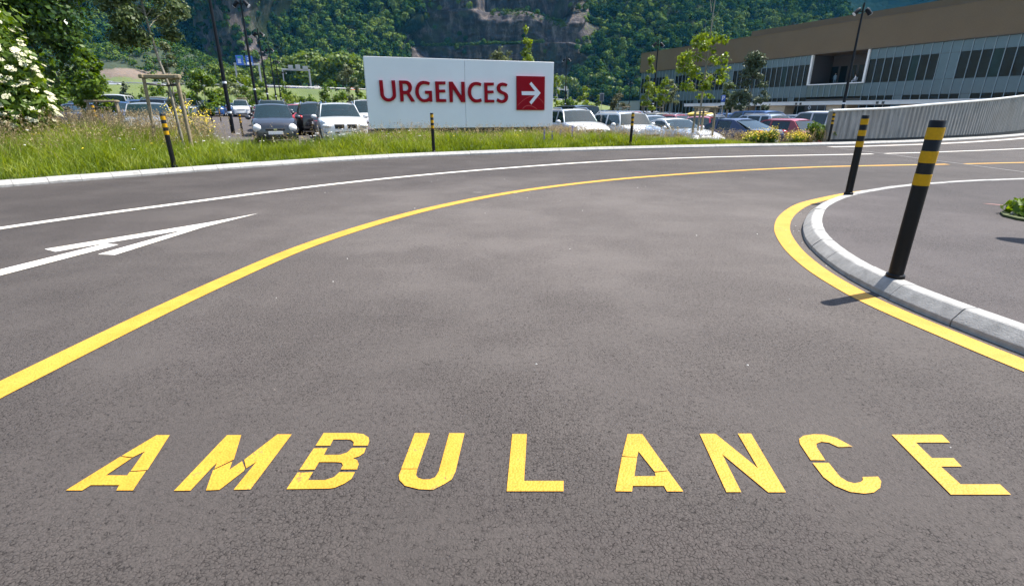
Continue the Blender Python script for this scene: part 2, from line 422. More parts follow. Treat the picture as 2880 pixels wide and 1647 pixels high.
SIGN={"U":[[0.451,2.215],[0.573,2.217],[0.575,2.02],[0.58,1.765],[0.591,1.71],[0.627,1.659],[0.683,1.629],[0.735,1.623],[0.799,1.633],[0.846,1.666],[0.876,1.712],[0.886,1.768],[0.875,2.214],[0.999,2.218],[1.004,1.778],[0.998,1.704],[0.966,1.634],[0.902,1.573],[0.821,1.531],[0.736,1.515],[0.655,1.524],[0.58,1.558],[0.517,1.613],[0.475,1.681],[0.459,1.745]],"R":[[1.138,2.216],[1.342,2.219],[1.41,2.214],[1.477,2.189],[1.533,2.144],[1.567,2.08],[1.579,2.007],[1.566,1.923],[1.534,1.862],[1.486,1.815],[1.49,1.792],[1.662,1.524],[1.521,1.521],[1.374,1.767],[1.262,1.766],[1.255,1.524],[1.139,1.524]],"Rh":[[1.256,2.114],[1.344,2.116],[1.392,2.101],[1.431,2.065],[1.45,2.014],[1.446,1.949],[1.42,1.907],[1.377,1.879],[1.254,1.878]],"G":[[2.235,2.165],[2.2,2.081],[2.11,2.107],[2.02,2.113],[1.949,2.097],[1.896,2.062],[1.848,2.001],[1.818,1.926],[1.81,1.833],[1.827,1.749],[1.872,1.664],[1.93,1.618],[2.0,1.607],[2.072,1.614],[2.13,1.643],[2.173,1.69],[2.176,1.79],[2.039,1.79],[2.039,1.891],[2.286,1.894],[2.287,1.523],[2.204,1.52],[2.186,1.553],[2.117,1.519],[2.004,1.503],[1.914,1.515],[1.826,1.565],[1.75,1.645],[1.701,1.747],[1.69,1.85],[1.7,1.962],[1.747,2.065],[1.812,2.149],[1.895,2.201],[1.986,2.218],[2.086,2.213],[2.176,2.192]],"E":[[2.423,2.207],[2.798,2.213],[2.793,2.113],[2.547,2.106],[2.549,1.935],[2.775,1.938],[2.779,1.843],[2.552,1.836],[2.551,1.617],[2.8,1.616],[2.8,1.516],[2.43,1.514]],"N":[[2.927,2.209],[3.062,2.211],[3.39,1.715],[3.389,2.21],[3.509,2.212],[3.516,1.512],[3.372,1.511],[3.058,1.989],[3.049,1.512],[2.935,1.511]],"C":[[4.152,2.167],[4.125,2.075],[4.048,2.103],[3.957,2.109],[3.886,2.094],[3.821,2.047],[3.776,1.979],[3.752,1.892],[3.755,1.795],[3.79,1.708],[3.853,1.641],[3.928,1.612],[4.004,1.612],[4.13,1.648],[4.155,1.54],[4.078,1.513],[3.958,1.498],[3.871,1.506],[3.775,1.557],[3.692,1.64],[3.641,1.756],[3.629,1.871],[3.649,1.996],[3.699,2.093],[3.771,2.166],[3.857,2.203],[3.954,2.216],[4.05,2.207]],"E2":[[4.266,2.198],[4.636,2.203],[4.635,2.104],[4.383,2.095],[4.386,1.925],[4.62,1.928],[4.618,1.835],[4.39,1.829],[4.391,1.605],[4.648,1.604],[4.644,1.508],[4.274,1.506]],"S":[[5.176,2.158],[5.139,2.075],[5.066,2.098],[4.978,2.104],[4.922,2.086],[4.891,2.047],[4.886,1.998],[4.91,1.954],[4.965,1.915],[5.054,1.887],[5.132,1.848],[5.183,1.794],[5.202,1.72],[5.188,1.63],[5.142,1.555],[5.063,1.505],[4.962,1.487],[4.85,1.504],[4.745,1.563],[4.785,1.657],[4.873,1.608],[4.963,1.594],[5.03,1.614],[5.07,1.664],[5.073,1.719],[5.042,1.768],[4.987,1.797],[4.898,1.826],[4.82,1.869],[4.771,1.938],[4.755,2.011],[4.773,2.089],[4.823,2.158],[4.901,2.198],[4.978,2.211],[5.078,2.198]],"sq":[[5.543,2.451],[6.697,2.452],[6.709,1.24],[5.554,1.243]],"arrow":[[5.74,1.912],[6.297,1.918],[6.06,2.175],[6.132,2.252],[6.527,1.859],[6.147,1.444],[6.068,1.527],[6.292,1.776],[5.752,1.78]],"seam":[[3.537,2.46],[3.542,1.36]],"corners":[[0.002,2.968],[7.087,2.968],[-0.003,0.613]]}

# ------------------------------------------------------------------ setting: ground, road, kerbs, verge, car park
def smooth01(a, b, x):
    t = np.clip((x - a) / (b - a), 0, 1); return t * t * (3 - 2 * t)
def lotz(x, y):
    return -.024 * (x + 12) + .002 * (y - 18)

m, nt, b = new_mat('meadow_soil')
v = wvec(nt)
r = ramp(nt, noise(nt, .05, 6, .6, v).outputs['Fac'], [(.3, (.055, .085, .018)), (.55, (.10, .13, .03)), (.75, (.17, .16, .06))])
nt.links.new(r.outputs[0], b.inputs['Base Color']); b.inputs['Roughness'].default_value = .95
bump(nt, b, noise(nt, 1.2, 6, .7, v).outputs['Fac'], 1.0, .5)
M['meadow'] = m
m, nt, b = new_mat('verge_soil')
r = ramp(nt, noise(nt, 3, 5, .6, wvec(nt)).outputs['Fac'], [(.3, (.03, .045, .012)), (.7, (.07, .085, .025))])
nt.links.new(r.outputs[0], b.inputs['Base Color']); b.inputs['Roughness'].default_value = .95
M['soil'] = m

def ground_z(x, y):
    z = np.clip(lotz(x, y) - .15, -2.2, 1.6)
    near = np.clip((26 - y) / 14, 0, 1)
    return z * (1 - near) + np.minimum(z, -.9) * near
xs = np.r_[-1500, -1000, -600, np.arange(-400, 401, 20), 600, 1000, 1500]
ys = np.r_[-600, -300, -100, np.arange(-40, 500, 10), 700, 1000, 1300]
g = MB(); g.grid([[(x, y, float(ground_z(x, y))) for x in xs] for y in ys])
tag(g.build('ground', M['meadow'], smooth=60), kind='structure')

KERB = smooth_line([(-11.3, 1.5), (-10.95, 4.4), (-10.2, 6.4), (-9.55, 7.65), (-8.72, 8.77), (-7.3, 10.5), (-5.9, 12.05), (-4.5, 13.42), (-2.3, 14.98), (1.0, 16.55), (3.05, 17.4), (5.88, 18.33), (8.3, 18.95), (10.29, 19.42), (11.83, 19.87), (14.2, 20.75), (17.04, 21.94), (22, 24.7), (27.26, 28.28), (33, 32.9), (40, 39)], 14)
ISL = smooth_line([(5, -1.6), (4.0, -.3), (3.4, .8), (3.03, 1.8), (2.84, 2.55), (2.75, 3.1), (2.74, 3.57), (2.80, 4.0), (2.93, 4.49), (3.13, 5.0), (3.40, 5.5), (3.84, 6.17), (4.35, 6.75), (4.85, 7.2), (5.5, 7.65), (6.3, 8.12), (7.3, 8.5), (8.87, 8.93), (11, 9.25), (14, 9.5), (20, 9.9), (32, 10.6)], 14)

kn = normals2(KERB)
edge = KERB - kn * .1
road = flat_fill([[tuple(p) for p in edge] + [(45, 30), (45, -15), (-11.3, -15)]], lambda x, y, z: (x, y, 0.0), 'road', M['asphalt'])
tag(road, kind='structure')

def kerb_stones(name, line, side, widths, length_of):
    """side +1: road lies to the left of travel. One mesh per stone."""
    root = empty(name); tag(root, kind='structure')
    d = np.r_[0, np.cumsum(np.linalg.norm(np.diff(line, axis=0), axis=1))]
    nrm = normals2(line)
    def at(s):
        p = np.array([np.interp(s, d, line[:, 0]), np.interp(s, d, line[:, 1])])
        q = np.array([np.interp(s, d, nrm[:, 0]), np.interp(s, d, nrm[:, 1])]); q /= np.linalg.norm(q)
        return p, q * side
    w1, w2, w3 = widths
    sec = [(0, -.06), (0, .097), (.006, .102), (w1 - .012, .104), (w1, .099), (w2 - .004, .040), (w2, .034), (w3, -.06)]
    s = 0.0
    while s < d[-1] - .3:
        L = length_of(at(s)[0]); e = min(s + L, d[-1])
        dz = random.uniform(-.003, .003); dn = random.uniform(-.003, .003)
        rows = []
        g0 = .003
        for t in np.linspace(s + g0, e - g0, 3 if L < .7 else 5):
            p, q = at(t)
            rows.append([(*(p + q * (o + dn)), z + dz) for o, z in sec])
        k = MB(); k.grid(rows); k.poly(rows[0][::-1]); k.poly(rows[-1])
        k.build('kerb_stone', M['concrete'], root, smooth=14)
        s = e
    rows = []
    for t in np.linspace(0, d[-1] - .3, int(d[-1] * 3)):
        p, q = at(t)
        rows.append([(*(p + q * o), z) for o, z in ((.004, -.06), (.006, .09), (w1 - .004, .092), (w2 - .008, .03), (w3 - .006, -.06))])
    k = MB(); k.grid(rows); k.build('kerb_mortar', M['seal'], root, smooth=25)
    return root
kerb_stones('kerb', KERB, -1, (.135, .215, .22), lambda p: .47 if p[0] < -3.4 else 1.0)
kerb_stones('island_kerb', ISL, 1, (.105, .168, .172), lambda p: .43 if p[1] < 9.0 and p[1] > 0 and p[0] < 7 else 1.0)

pave = flat_fill([[tuple(p) for p in ISL[1:]] + [(32, -15), (5, -15)]], lambda x, y, z: (x, y, .096), 'island_pavement', M['asphalt_pave'])
tag(pave, kind='structure')

# painted markings: sheets 4 mm above the road, children of the road
YL = smooth_line([(-2.32, -1.0), (-2.42, .6), (-2.36, 2.03), (-2.18, 3.6), (-1.86, 4.98), (-1.09, 6.62), (.1, 8.16), (1.7, 9.5), (3.43, 10.5), (5.2, 11.3), (7.0, 11.9), (8.7, 12.25), (10.48, 12.53)], 12)
ribbon('yellow_lane_line', YL, .16, .004, M['yellow_far'], road)
ribbon('yellow_lane_line', smooth_line([(10.98, 12.62), (12.79, 12.98), (16, 13.5), (24, 14.6)], 8), .13, .004, M['yellow_far'], road)
WL = smooth_line([(-7.0, 1.2), (-6.45, 3.4), (-5.62, 5.42), (-4.62, 7.02), (-3.2, 8.93), (-1.63, 10.5), (.3, 11.98), (2.36, 13.28), (4.55, 14.22), (6.6, 14.8), (8.66, 15.2), (10.76, 15.63)], 12)
ribbon('white_lane_line', WL, .15, .004, M['white_paint'], road)
ribbon('white_lane_line', smooth_line([(11.24, 15.79), (13.25, 16.38), (17.6, 18.0), (24, 21), (32, 25.5)], 8), .13, .004, M['white_paint'], road)
ribbon('yellow_kerb_line', smooth_line([(3.5, .2), (2.92, 1.2), (2.72, 1.75), (2.585, 2.28), (2.515, 2.62), (2.44, 3.08), (2.425, 3.45), (2.47, 3.95), (2.60, 4.53), (2.80, 5.11), (2.99, 5.53), (3.27, 6.02), (3.64, 6.54), (4.05, 7.01), (4.58, 7.45), (5.25, 7.93), (5.86, 8.28)], 12), .155, .004, M['yellow'], road)
GUT = smooth_line([(11.3, 18.72), (12.7, 19.1), (16.55, 20.6), (20, 22.4), (24.3, 25.1), (31, 30)], 8)
ribbon('concrete_gutter', GUT, .34, .005, M['concrete2'], road)
ribbon('asphalt_seam', smooth_line([(11.2, 17.96), (11.16, 15.63), (10.98, 14.08), (10.91, 13.02), (10.72, 10.74), (10.6, 9.4)], 6), .05, .006, M['seal'], road)

def sheet(name, loops, z, mat, parent):
    return flat_fill([loops], lambda x, y, k: (x, y, z), name, mat, parent)
sheet('arrow_head', ARROW, .004, M['white_paint'], road)
DASH2 = [(-4.13 - 1.05, 3.91 - 4.2), DASH[1], DASH[2], (-4.0 - 1.0, 3.77 - 4.6)]
sheet('arrow_shaft', [tuple(p) for p in DASH2], .0045, M['white_paint'], road)
for ch, pieces in AMB:                    # stencilled letters, each a part; the stencil bridges stay open
    root = empty('painted_letter'); root.parent = road
    for pc in pieces:
        sheet('letter_piece', [tuple(p) for p in pc], .004, M['yellow'], root)
# small marks: a red survey streak on the pavement, pale scuffs
M['redmark'] = basic('red_marker_spray', (.20, .10, .09), .8)
st_ = sheet('red_marking', [(6.0, 6.47), (6.08, 6.47), (6.19, 6.36), (6.12, 6.33)], .100, M['redmark'], pave)
for (x, y) in ((-.62, 8.05), (-.05, 7.95)):
    a = random.uniform(-.6, .3); L_ = .05 + .012 * y
    sheet('pale_scuff', [(x, y), (x + L_ * math.cos(a), y + L_ * math.sin(a)), (x + L_ * .9, y + L_ * math.sin(a) + .015), (x + .02, y + .012)], .004, M['concrete2'], road)
# loose pebbles near the kerbs
pb = MB()
M['pebble'] = basic('pebble', (.45, .43, .40), .9)
for k in range(120):
    if k < 70:
        i = random.randrange(len(ISL)); p = ISL[i]; o = normals2(ISL)[i] * random.uniform(.19, .34)
        x, y = p + o
    else:
        x, y = random.uniform(-4, 6), random.uniform(1.2, 12)
    s = random.uniform(.003, .008)
    c = [(x + s * random.uniform(.7, 1.3) * math.cos(t), y + s * random.uniform(.7, 1.3) * math.sin(t), .001) for t in np.arange(5) * 1.2566]
    for i in range(5): pb.poly([c[i], c[(i + 1) % 5], (x, y, .001 + s)])
tag(pb.build('pebbles', M['pebble']), 'loose pale pebbles lying on the asphalt by the island kerb', 'pebbles', kind='stuff')

# verge between the far kerb and the car park
LOT_EDGE = resample(smooth_line([(-34, 6), (-22, 13.5), (-16, 16.2), (-12.6, 17.4), (-10.6, 16.9), (-8.8, 16.9), (-7, 17.4), (-5.8, 18.5), (-4.7, 20.1), (-2, 20.9), (1.0, 21.9), (2.1, 20.6), (6, 20.6), (10, 21.3), (12.1, 21.7)], 10), .5)
KB = KERB[(KERB[:, 0] < 12.3)]
def verge_pt(s, t):
    """s 0..1 along, t 0..1 from kerb to car park"""
    i = s * (len(KV) - 1); j = s * (len(LV) - 1)
    a = np.array([np.interp(i, np.arange(len(KV)), KV[:, k]) for k in (0, 1)]).T
    c = np.array([np.interp(j, np.arange(len(LV)), LV[:, k]) for k in (0, 1)]).T
    s = np.asarray(s); t = np.asarray(t)
    p = a * (1 - t)[:, None] + c * t[:, None]
    amp = (.16 + .10 * np.clip((-4 - p[:, 0]) / 8, 0, 1)) * (1 - .8 * smooth01(-10.2, -9.2, p[:, 0]) * (1 - smooth01(-5.4, -4.6, p[:, 0]))) * (1 - .75 * smooth01(5, 9, p[:, 0]))
    z = .075 * (1 - t) + (lotz(c[:, 0], c[:, 1]) + .02) * t + amp * np.sin(np.pi * np.clip(t, 0, 1)) * (1 + .35 * np.sin(p[:, 0] * 1.3) * np.cos(p[:, 1] * 1.7))
    return p, z
# rulings that run roughly straight back from the kerb
KV = resample(np.vstack([[(-22, -6)], KB[KB[:, 1] > 3]]), .25)
LV = LOT_EDGE
vg = MB(); ss = np.linspace(0, 1, 150)
rows = []
for t in np.linspace(0, 1, 9):
    p, z = verge_pt(ss, np.full(150, t)); rows.append([(x, y, zz) for (x, y), zz in zip(p, z)])
vg.grid(rows)
tag(vg.build('verge', M['soil'], smooth=60), kind='structure')

lot = flat_fill([[tuple(p) for p in LOT_EDGE[::4]] + [(13, 22.6), (20, 26), (60, 48), (75, 70), (75, 135), (-70, 118), (-75, 40), (-45, 10)]], lambda x, y, z: (x, y, lotz(x, y)), 'car_park', M['asphalt_lot'])
tag(lot, kind='structure')

# ------------------------------------------------------------------ far setting: highway bank, valley floor, hill, mountain
HWY = resample(smooth_line([(-300, 95), (-220, 130), (-129, 165), (-72, 203), (-15, 300), (46, 437), (90, 540)], 10), 6.0)
hn = normals2(HWY)
HZ = 8.4
bank = MB()
prof = [(-70, -.3), (-52, 1.0), (-38, 3.6), (-16, 7.6), (-12, HZ - .05), (12, HZ - .05), (16, HZ - .6), (40, 7.0), (130, 6.6)]
RP = np.random.default_rng(3)
rows = []
for o, z in prof:
    q = HWY + hn * o
    rows.append([(x, y, z + (0 if abs(o) < 13 else .5 * math.sin(x * .13 + o) + .4 * math.sin(y * .21 - o))) for x, y in q])
bank.grid(rows)
tag(bank.build('highway_bank', M['meadow'], smooth=60), kind='structure')
M['hwy'] = basic('highway_asphalt', (.20, .19, .185), .85, scale=.2)
ribbon('highway', HWY, 21, HZ, M['hwy'])
tag(bpy.data.objects['highway'], kind='structure')

def fbm(x, y, seed=0, octv=5, f0=1.0, gain=.5):
    r = np.random.default_rng(seed); out = np.zeros_like(x); a = 1.0; f = f0
    for _ in range(octv):
        for _ in range(3):
            th = r.uniform(0, 2 * np.pi); ph = r.uniform(0, 2 * np.pi)
            out += a / 3 * np.sin(f * (x * np.cos(th) + y * np.sin(th)) + ph + 1.3 * np.sin(f * .7 * (y * np.cos(th) - x * np.sin(th)) + ph * 2))
        a *= gain; f *= 2.03
    return out

def interp_prof(t, pts):
    a = np.array(pts, float); q = np.linspace(0, 1, len(a))
    return np.interp(t, q, a[:, 0]), np.interp(t, q, a[:, 1])
FOREST_P = [(0, 7), (14, 11), (30, 20), (52, 34), (75, 50), (98, 68), (122, 88), (150, 114), (185, 150), (230, 178), (320, 212), (520, 240)]
QUARRY_P = [(30, 7), (88, 9), (88.5, 24), (88, 44), (87.5, 60), (101, 62), (101.5, 74), (101, 92), (108, 96), (107.5, 128), (185, 160), (520, 240)]
CRAG_P = [(0, 7), (24, 12), (42, 20), (42.5, 38), (48, 44), (48, 66), (48.5, 92), (52, 96), (52, 138), (150, 175), (300, 210), (520, 240)]
def quarry_mask(x, t):
    wob = 9 * np.sin(t * 23 + 1.1) + 5 * np.sin(t * 51)
    return smooth01(-101 + wob, -86 + wob, x) * (1 - smooth01(58 - 26 * np.maximum(0, .5 - t) * 2 + wob, 84 - 20 * np.maximum(0, .5 - t) * 2 + wob, x))
def crag_mask(x, t):
    wob = 8 * np.sin(t * 19 + 2)
    return smooth01(-275 + wob, -258 + wob, x) * (1 - smooth01(-214 + wob - 25 * t, -196 + wob - 25 * t, x))
def mountain(X, T):
    Yb = np.interp(X, [-800, -420, -280, -180, 0, 150, 420, 900], [300, 350, 410, 430, 445, 455, 470, 560])
    yf, zf = interp_prof(T, FOREST_P); yq, zq = interp_prof(T, QUARRY_P); yc, zc = interp_prof(T, CRAG_P)
    a = quarry_mask(X, T); c = crag_mask(X, T); f = 1 - np.clip(a + c, 0, 1)
    Y = Yb + yf * f + yq * a + yc * c
    Z = zf * f + zq * a + zc * c
    gul = fbm(X * .022, T * 4, 5, 4)
    Y = Y + f * gul * 17 * np.clip(T * 6, 0, 1)
    Z = Z + f * fbm(X * .02, T * 9, 9, 4) * 7 * np.clip(T * 5, 0, 1)
    rk = fbm(X * .10, Z * .09, 21, 6, gain=.62)
    rk2 = np.abs(fbm(X * .05 + 9, Z * .16, 31, 5, gain=.6))
    Y = Y + np.clip(a + c, 0, 1) * (rk * 2.9 - rk2 * 3.6) * np.clip(T * 8, 0, 1) - a * .34 * (X + 10) * smooth01(.02, .1, T) - c * .5 * (X + 235) * smooth01(.1, .25, T)
    # broken buttress in the middle of the quarry face, sloping to the right
    lim = np.interp(X, [-34, -24, 6, 40, 56], [0, 1, 1.15, 1, 0]) * a
    Y = Y - 4 * lim * smooth01(.40, .50, T) * (1 - smooth01(.60, .70, T)) + 27 * lim * smooth01(.57 + .0005 * X, .71 + .0005 * X, T)
    Z = Z - a * 14 * smooth01(5, 55, X) * smooth01(.38, .5, T) * (1 - smooth01(.7, .9, T))
    fall = 1 - .75 * smooth01(335, 420, X)
    Z = 7 + (Z - 7) * fall
    return Y, Z, np.clip(a + c, 0, 1)
mx_ = np.r_[np.arange(-700, -300, 10), np.arange(-300, 110, 2.0), np.arange(110, 520, 6), np.arange(520, 901, 20)]
mt = np.linspace(0, 1, 170)
XX, TT = np.meshgrid(mx_, mt)
YY, ZZ, RK = mountain(XX, TT)
me = bpy.data.meshes.new('mountain')
nx, ny = len(mx_), len(mt)
co = np.stack([XX, YY, ZZ], -1).reshape(-1, 3)
idx = np.arange(nx * ny).reshape(ny, nx)
fa = np.stack([idx[:-1, :-1], idx[:-1, 1:], idx[1:, 1:], idx[1:, :-1]], -1).reshape(-1, 4)
me.from_pydata(co.tolist(), [], fa.tolist())
at_ = me.attributes.new('rock', 'FLOAT', 'POINT'); at_.data.foreach_set('value', RK.reshape(-1).astype(np.float32))
m, nt, b = new_mat('mountain_rock_and_soil')
v = wvec(nt)
mp = N(nt, 'ShaderNodeMapping'); mp.inputs['Scale'].default_value = (1, 1, .35); nt.links.new(v, mp.inputs['Vector'])
n1 = noise(nt, .16, 7, .7, mp.outputs[0]); n2 = noise(nt, .035, 5, .6, v)
rock = ramp(nt, n1.outputs['Fac'], [(.28, (.022, .020, .022)), (.5, (.055, .049, .050)), (.70, (.20, .165, .15))])
rock2 = mixc(nt, ramp(nt, n2.outputs['Fac'], [(.5, (0, 0, 0)), (.62, (.75, .75, .75))]).outputs[0], rock.outputs[0], (.05, .065, .03))
soil = ramp(nt, n1.outputs['Fac'], [(.3, (.008, .016, .006)), (.7, (.02, .03, .01))])
ar = N(nt, 'ShaderNodeAttribute', attribute_name='rock')
ms = N(nt, 'ShaderNodeMath', operation='MULTIPLY_ADD'); nt.links.new(n1.outputs['Fac'], ms.inputs[0]); ms.inputs[1].default_value = .8; 
sb = N(nt, 'ShaderNodeMath', operation='SUBTRACT'); nt.links.new(ar.outputs['Fac'], sb.inputs[0]); sb.inputs[1].default_value = .4; nt.links.new(sb.outputs[0], ms.inputs[2])
k = ramp(nt, ms.outputs[0], [(.3, (0, 0, 0)), (.55, (1, 1, 1))])
nt.links.new(mixc(nt, k.outputs[0], soil.outputs[0], rock2), b.inputs['Base Color'])
b.inputs['Roughness'].default_value = .95; b.inputs['Specular IOR Level'].default_value = .1
bump(nt, b, noise(nt, .35, 6, .7, mp.outputs[0]).outputs['Fac'], 1.0, 2.2)
me.materials.append(m); me.update()
me.polygons.foreach_set('use_smooth', [True] * len(me.polygons))
mo = link(bpy.data.objects.new('mountain', me)); tag(mo, kind='structure')

# a second, farther ridge closes the view above the building
fr = MB()
rows = []
for t in np.linspace(0, 1, 14):
    rows.append([(x, 790 + 220 * t + 25 * math.sin(x * .01 + t * 3), 6 + 205 * t ** 1.05 + 16 * math.sin(x * .021 + 4 * t)) for x in np.linspace(-300, 1500, 70)])
fr.grid(rows)
m, nt, b = new_mat('distant_forest')
v = wvec(nt)
vo = N(nt, 'ShaderNodeTexVoronoi'); vo.inputs['Scale'].default_value = .10; nt.links.new(v, vo.inputs['Vector'])
r = ramp(nt, vo.outputs['Color'], [(0, (.006, .014, .010)), (1, (.014, .026, .014))]); nt.links.new(r.outputs[0], b.inputs['Base Color'])
b.inputs['Roughness'].default_value = 1
bump(nt, b, vo.outputs['Distance'], .5, -3)
b.inputs['Specular IOR Level'].default_value = 0
tag(fr.build('far_ridge', m, smooth=80), kind='structure')

# left foothill with bare earth cut
def hill_z(x, y):
    yy = y + .45 * (x + 245)
    base = np.interp(yy, [283, 292, 301, 312, 324, 352, 368, 400, 450], [7, 13, 18.5, 25, 27, 39, 41, 37, 30])
    f = 1 - smooth01(-222, -170, x + 0 * y) * .95
    return 6 + (base - 6) * f + 1.0 * fbm(np.asarray(x) * .08, np.asarray(y) * .08, 4, 3)
hx = np.arange(-420, -140, 5.0); hy = np.arange(250, 520, 4.0)
HX, HY = np.meshgrid(hx, hy)
Hh = hill_z(HX, HY)
hl = MB(); hl.grid([[(HX[j, i], HY[j, i], Hh[j, i]) for i in range(len(hx))] for j in range(len(hy))])
m, nt, b = new_mat('foothill_grass_and_earth')
v = wvec(nt)
sx = N(nt, 'ShaderNodeSeparateXYZ'); nt.links.new(v, sx.inputs[0])
nz = noise(nt, .09, 6, .65, v)
hz = N(nt, 'ShaderNodeMath', operation='MULTIPLY_ADD'); nt.links.new(nz.outputs['Fac'], hz.inputs[0]); hz.inputs[1].default_value = 13.0; nt.links.new(sx.outputs['Z'], hz.inputs[2])
mr = N(nt, 'ShaderNodeMapRange'); mr.inputs[1].default_value = 13; mr.inputs[2].default_value = 48; nt.links.new(hz.outputs[0], mr.inputs[0])
r = ramp(nt, mr.outputs[0], [(0, (.07, .10, .03)), (.30, (.085, .11, .035)), (.35, (.11, .085, .065)), (.40, (.145, .11, .088)), (.45, (.12, .095, .07)), (.49, (.022, .036, .013)), (1, (.022, .036, .013))])
nt.links.new(r.outputs[0], b.inputs['Base Color']); b.inputs['Roughness'].default_value = .95
bump(nt, b, nz.outputs['Fac'], 1.0, 1.5)
tag(hl.build('foothill', m, smooth=60), kind='structure')

# ------------------------------------------------------------------ forest on the slopes (nobody could count it: stuff)
M['forest'] = leaf_mat('forest_leaves', (.010, .028, .007), (.034, .072, .012), (.115, .160, .034), trans=.05, rough=.7, ntint=.25, nscale=.03, spec=.0)
def forest(name, X, Y, Z, R, H, cpt, size, rng, tint_lo=.1, tint_hi=.9, mat=None):
    n = len(X); V = []; Tn = []
    base = np.clip(rng.uniform(tint_lo, tint_hi, n) + .22 * fbm(np.asarray(X) * .035, np.asarray(Z) * .07, 77, 3), 0, 1)
    for lump in range(4):
        # lumps of each crown
        th = rng.uniform(0, 2 * np.pi, n); ro = (0 if lump == 0 else .48) * R * rng.uniform(.6, 1.1, n)
        lx = X + ro * np.cos(th); ly = Y + ro * np.sin(th)
        lz = Z + H * (.80 if lump == 0 else 1) * (.62 if lump == 0 else rng.uniform(.35, .68, n))
        lr = R * (.86 if lump == 0 else 1) * (1 if lump == 0 else rng.uniform(.45, .66, n))
        k = cpt // 4
        d = rng.normal(size=(n, k, 3)); d /= np.linalg.norm(d, axis=2)[:, :, None]
        d[:, :, 2] = np.where(d[:, :, 2] < -.35, -d[:, :, 2], d[:, :, 2])
        rr = rng.uniform(.78, 1.05, (n, k, 1))
        c = np.stack([lx, ly, lz], 1)[:, None, :] + d * rr * lr[:, None, None] * np.array([1, 1, 1.2])
        nr = d + rng.normal(size=d.shape) * .13
        V.append(cards(c.reshape(-1, 3), nr.reshape(-1, 3), size, rng, 1.35))
        Tn.append((base[:, None] + rng.uniform(-.12, .12, (n, k)) + (0 if lump == 0 else rng.uniform(-.1, .1, (n, 1)))).reshape(-1))
    o = quads(name, np.concatenate(V), np.clip(np.concatenate(Tn), 0, 1), mat or M['forest'])
    return o
rg = np.random.default_rng(5)
n = 16000
fx = rg.uniform(-420, 430, n); ft = rg.uniform(.0, .70, n)
fx = np.r_[fx, rg.uniform(-420, 430, 5000)]; ft = np.r_[ft, rg.uniform(.70, 1.0, 5000)]; n = len(fx)
fy, fz, frk = mountain(fx, ft)
fxx = (fx - 0) / np.maximum(fy * .94, 1)
px = 1440 + FPX * fxx
vis = (px > -300) & (px < 2700)
# thin to an even spacing; rock faces stay nearly bare
dens = np.where(frk > .80, np.where(fx < -180, .55, .015), np.where((frk > .12) & (fx < 0) & (fx > -150), .06, np.where(frk > .4, .8, 1.0)))
keep = vis & (rg.uniform(size=n) < dens)
fx, fy, fz, frk = fx[keep], fy[keep], fz[keep], frk[keep]
order = rg.permutation(len(fx)); cell = {}
sel = []
for i in order:
    k = (int(fx[i] // 6.6), int(fz[i] // 4.6))
    if k in cell: continue
    cell[k] = 1; sel.append(i)
sel = np.array(sel)
fx, fy, fz, frk = fx[sel], fy[sel], fz[sel], frk[sel]
R_ = rg.uniform(3.6, 6.9, len(fx)) * np.where(frk > .4, .6, 1); H_ = R_ * rg.uniform(1.9, 2.7, len(fx))
N_FOREST = len(fx)
tag(forest('forest', fx, fy, fz - .8, R_, H_, 136, 1.45, rg), 'dense green broadleaf forest covering the mountain slope', 'forest', kind='stuff')
# bushes along the quarry ledge and on the buttress
lx_ = rg.uniform(-84, 30, 420); lt_ = rg.uniform(.360, .40, 420)
ly_, lz_, _ = mountain(lx_, lt_)
tt2 = rg.uniform(.60, .68, 160); lx2 = rg.uniform(-20, 50, 160); ly2, lz2, _ = mountain(lx2, tt2)
X_ = np.r_[lx_, lx2]; Y_ = np.r_[ly_, ly2]; Z_ = np.r_[lz_, lz2]
tag(forest('scrub', X_, Y_, Z_ - .3, rg.uniform(1.1, 2.2, len(X_)), rg.uniform(2, 4.0, len(X_)), 40, .6, rg, .35, .9), 'pale scrub growing along the ledges of the quarry face', 'scrub', kind='stuff')
# shrubs on the foothill
n = 2200
sx_ = rg.uniform(-400, -165, n); sy_ = rg.uniform(290, 420, n)
yy = sy_ + .45 * (sx_ + 245)
ok = (yy > 321)
sx_, sy_ = sx_[ok], sy_[ok]
sz_ = hill_z(sx_, sy_)
tag(forest('hillside_shrubs', sx_, sy_, sz_ - .3, rg.uniform(1.8, 3.0, len(sx_)), rg.uniform(3.0, 4.6, len(sx_)), 50, .75, rg, .25, .8), 'low green shrubs covering the foothill above the bare earth cut', 'shrubs', kind='stuff')

# ------------------------------------------------------------------ hospital
BS = 1.35
FD = np.array([.407, -.913]); FD /= np.linalg.norm(FD)
FN = np.array([-FD[1], FD[0]])                 # into the building
FQ = np.array([41.374, 62.681]) * BS
def fz(z): return CAMZ + (z - CAMZ) * BS
FRZ = math.atan2(FD[1], FD[0])
hosp = thing('hospital_building', 'long low hospital with brown upper storey over a glass facade', 'building', (*FQ, -1.6), FRZ)
BZ = -1.6
bmir = basic('brown_metal_cladding', (.10, .08, .06), .55, var=.05, scale=.3, spec=.3)
m, nt, b = new_mat('brown_mesh_cladding')
v = objvec(nt)
wv = N(nt, 'ShaderNodeTexWave', wave_type='BANDS', bands_direction='X'); wv.inputs['Scale'].default_value = 2.2; nt.links.new(v, wv.inputs['Vector'])
n1 = noise(nt, 9, 4, .7, v); n2 = noise(nt, .25, 4, .6, v)
c = ramp(nt, n1.outputs['Fac'], [(.3, (.104, .069, .035)), (.7, (.155, .107, .058))]).outputs[0]
c = mixc(nt, .25, c, ramp(nt, n2.outputs['Fac'], [(.35, (.104, .07, .037)), (.65, (.155, .108, .058))]).outputs[0])
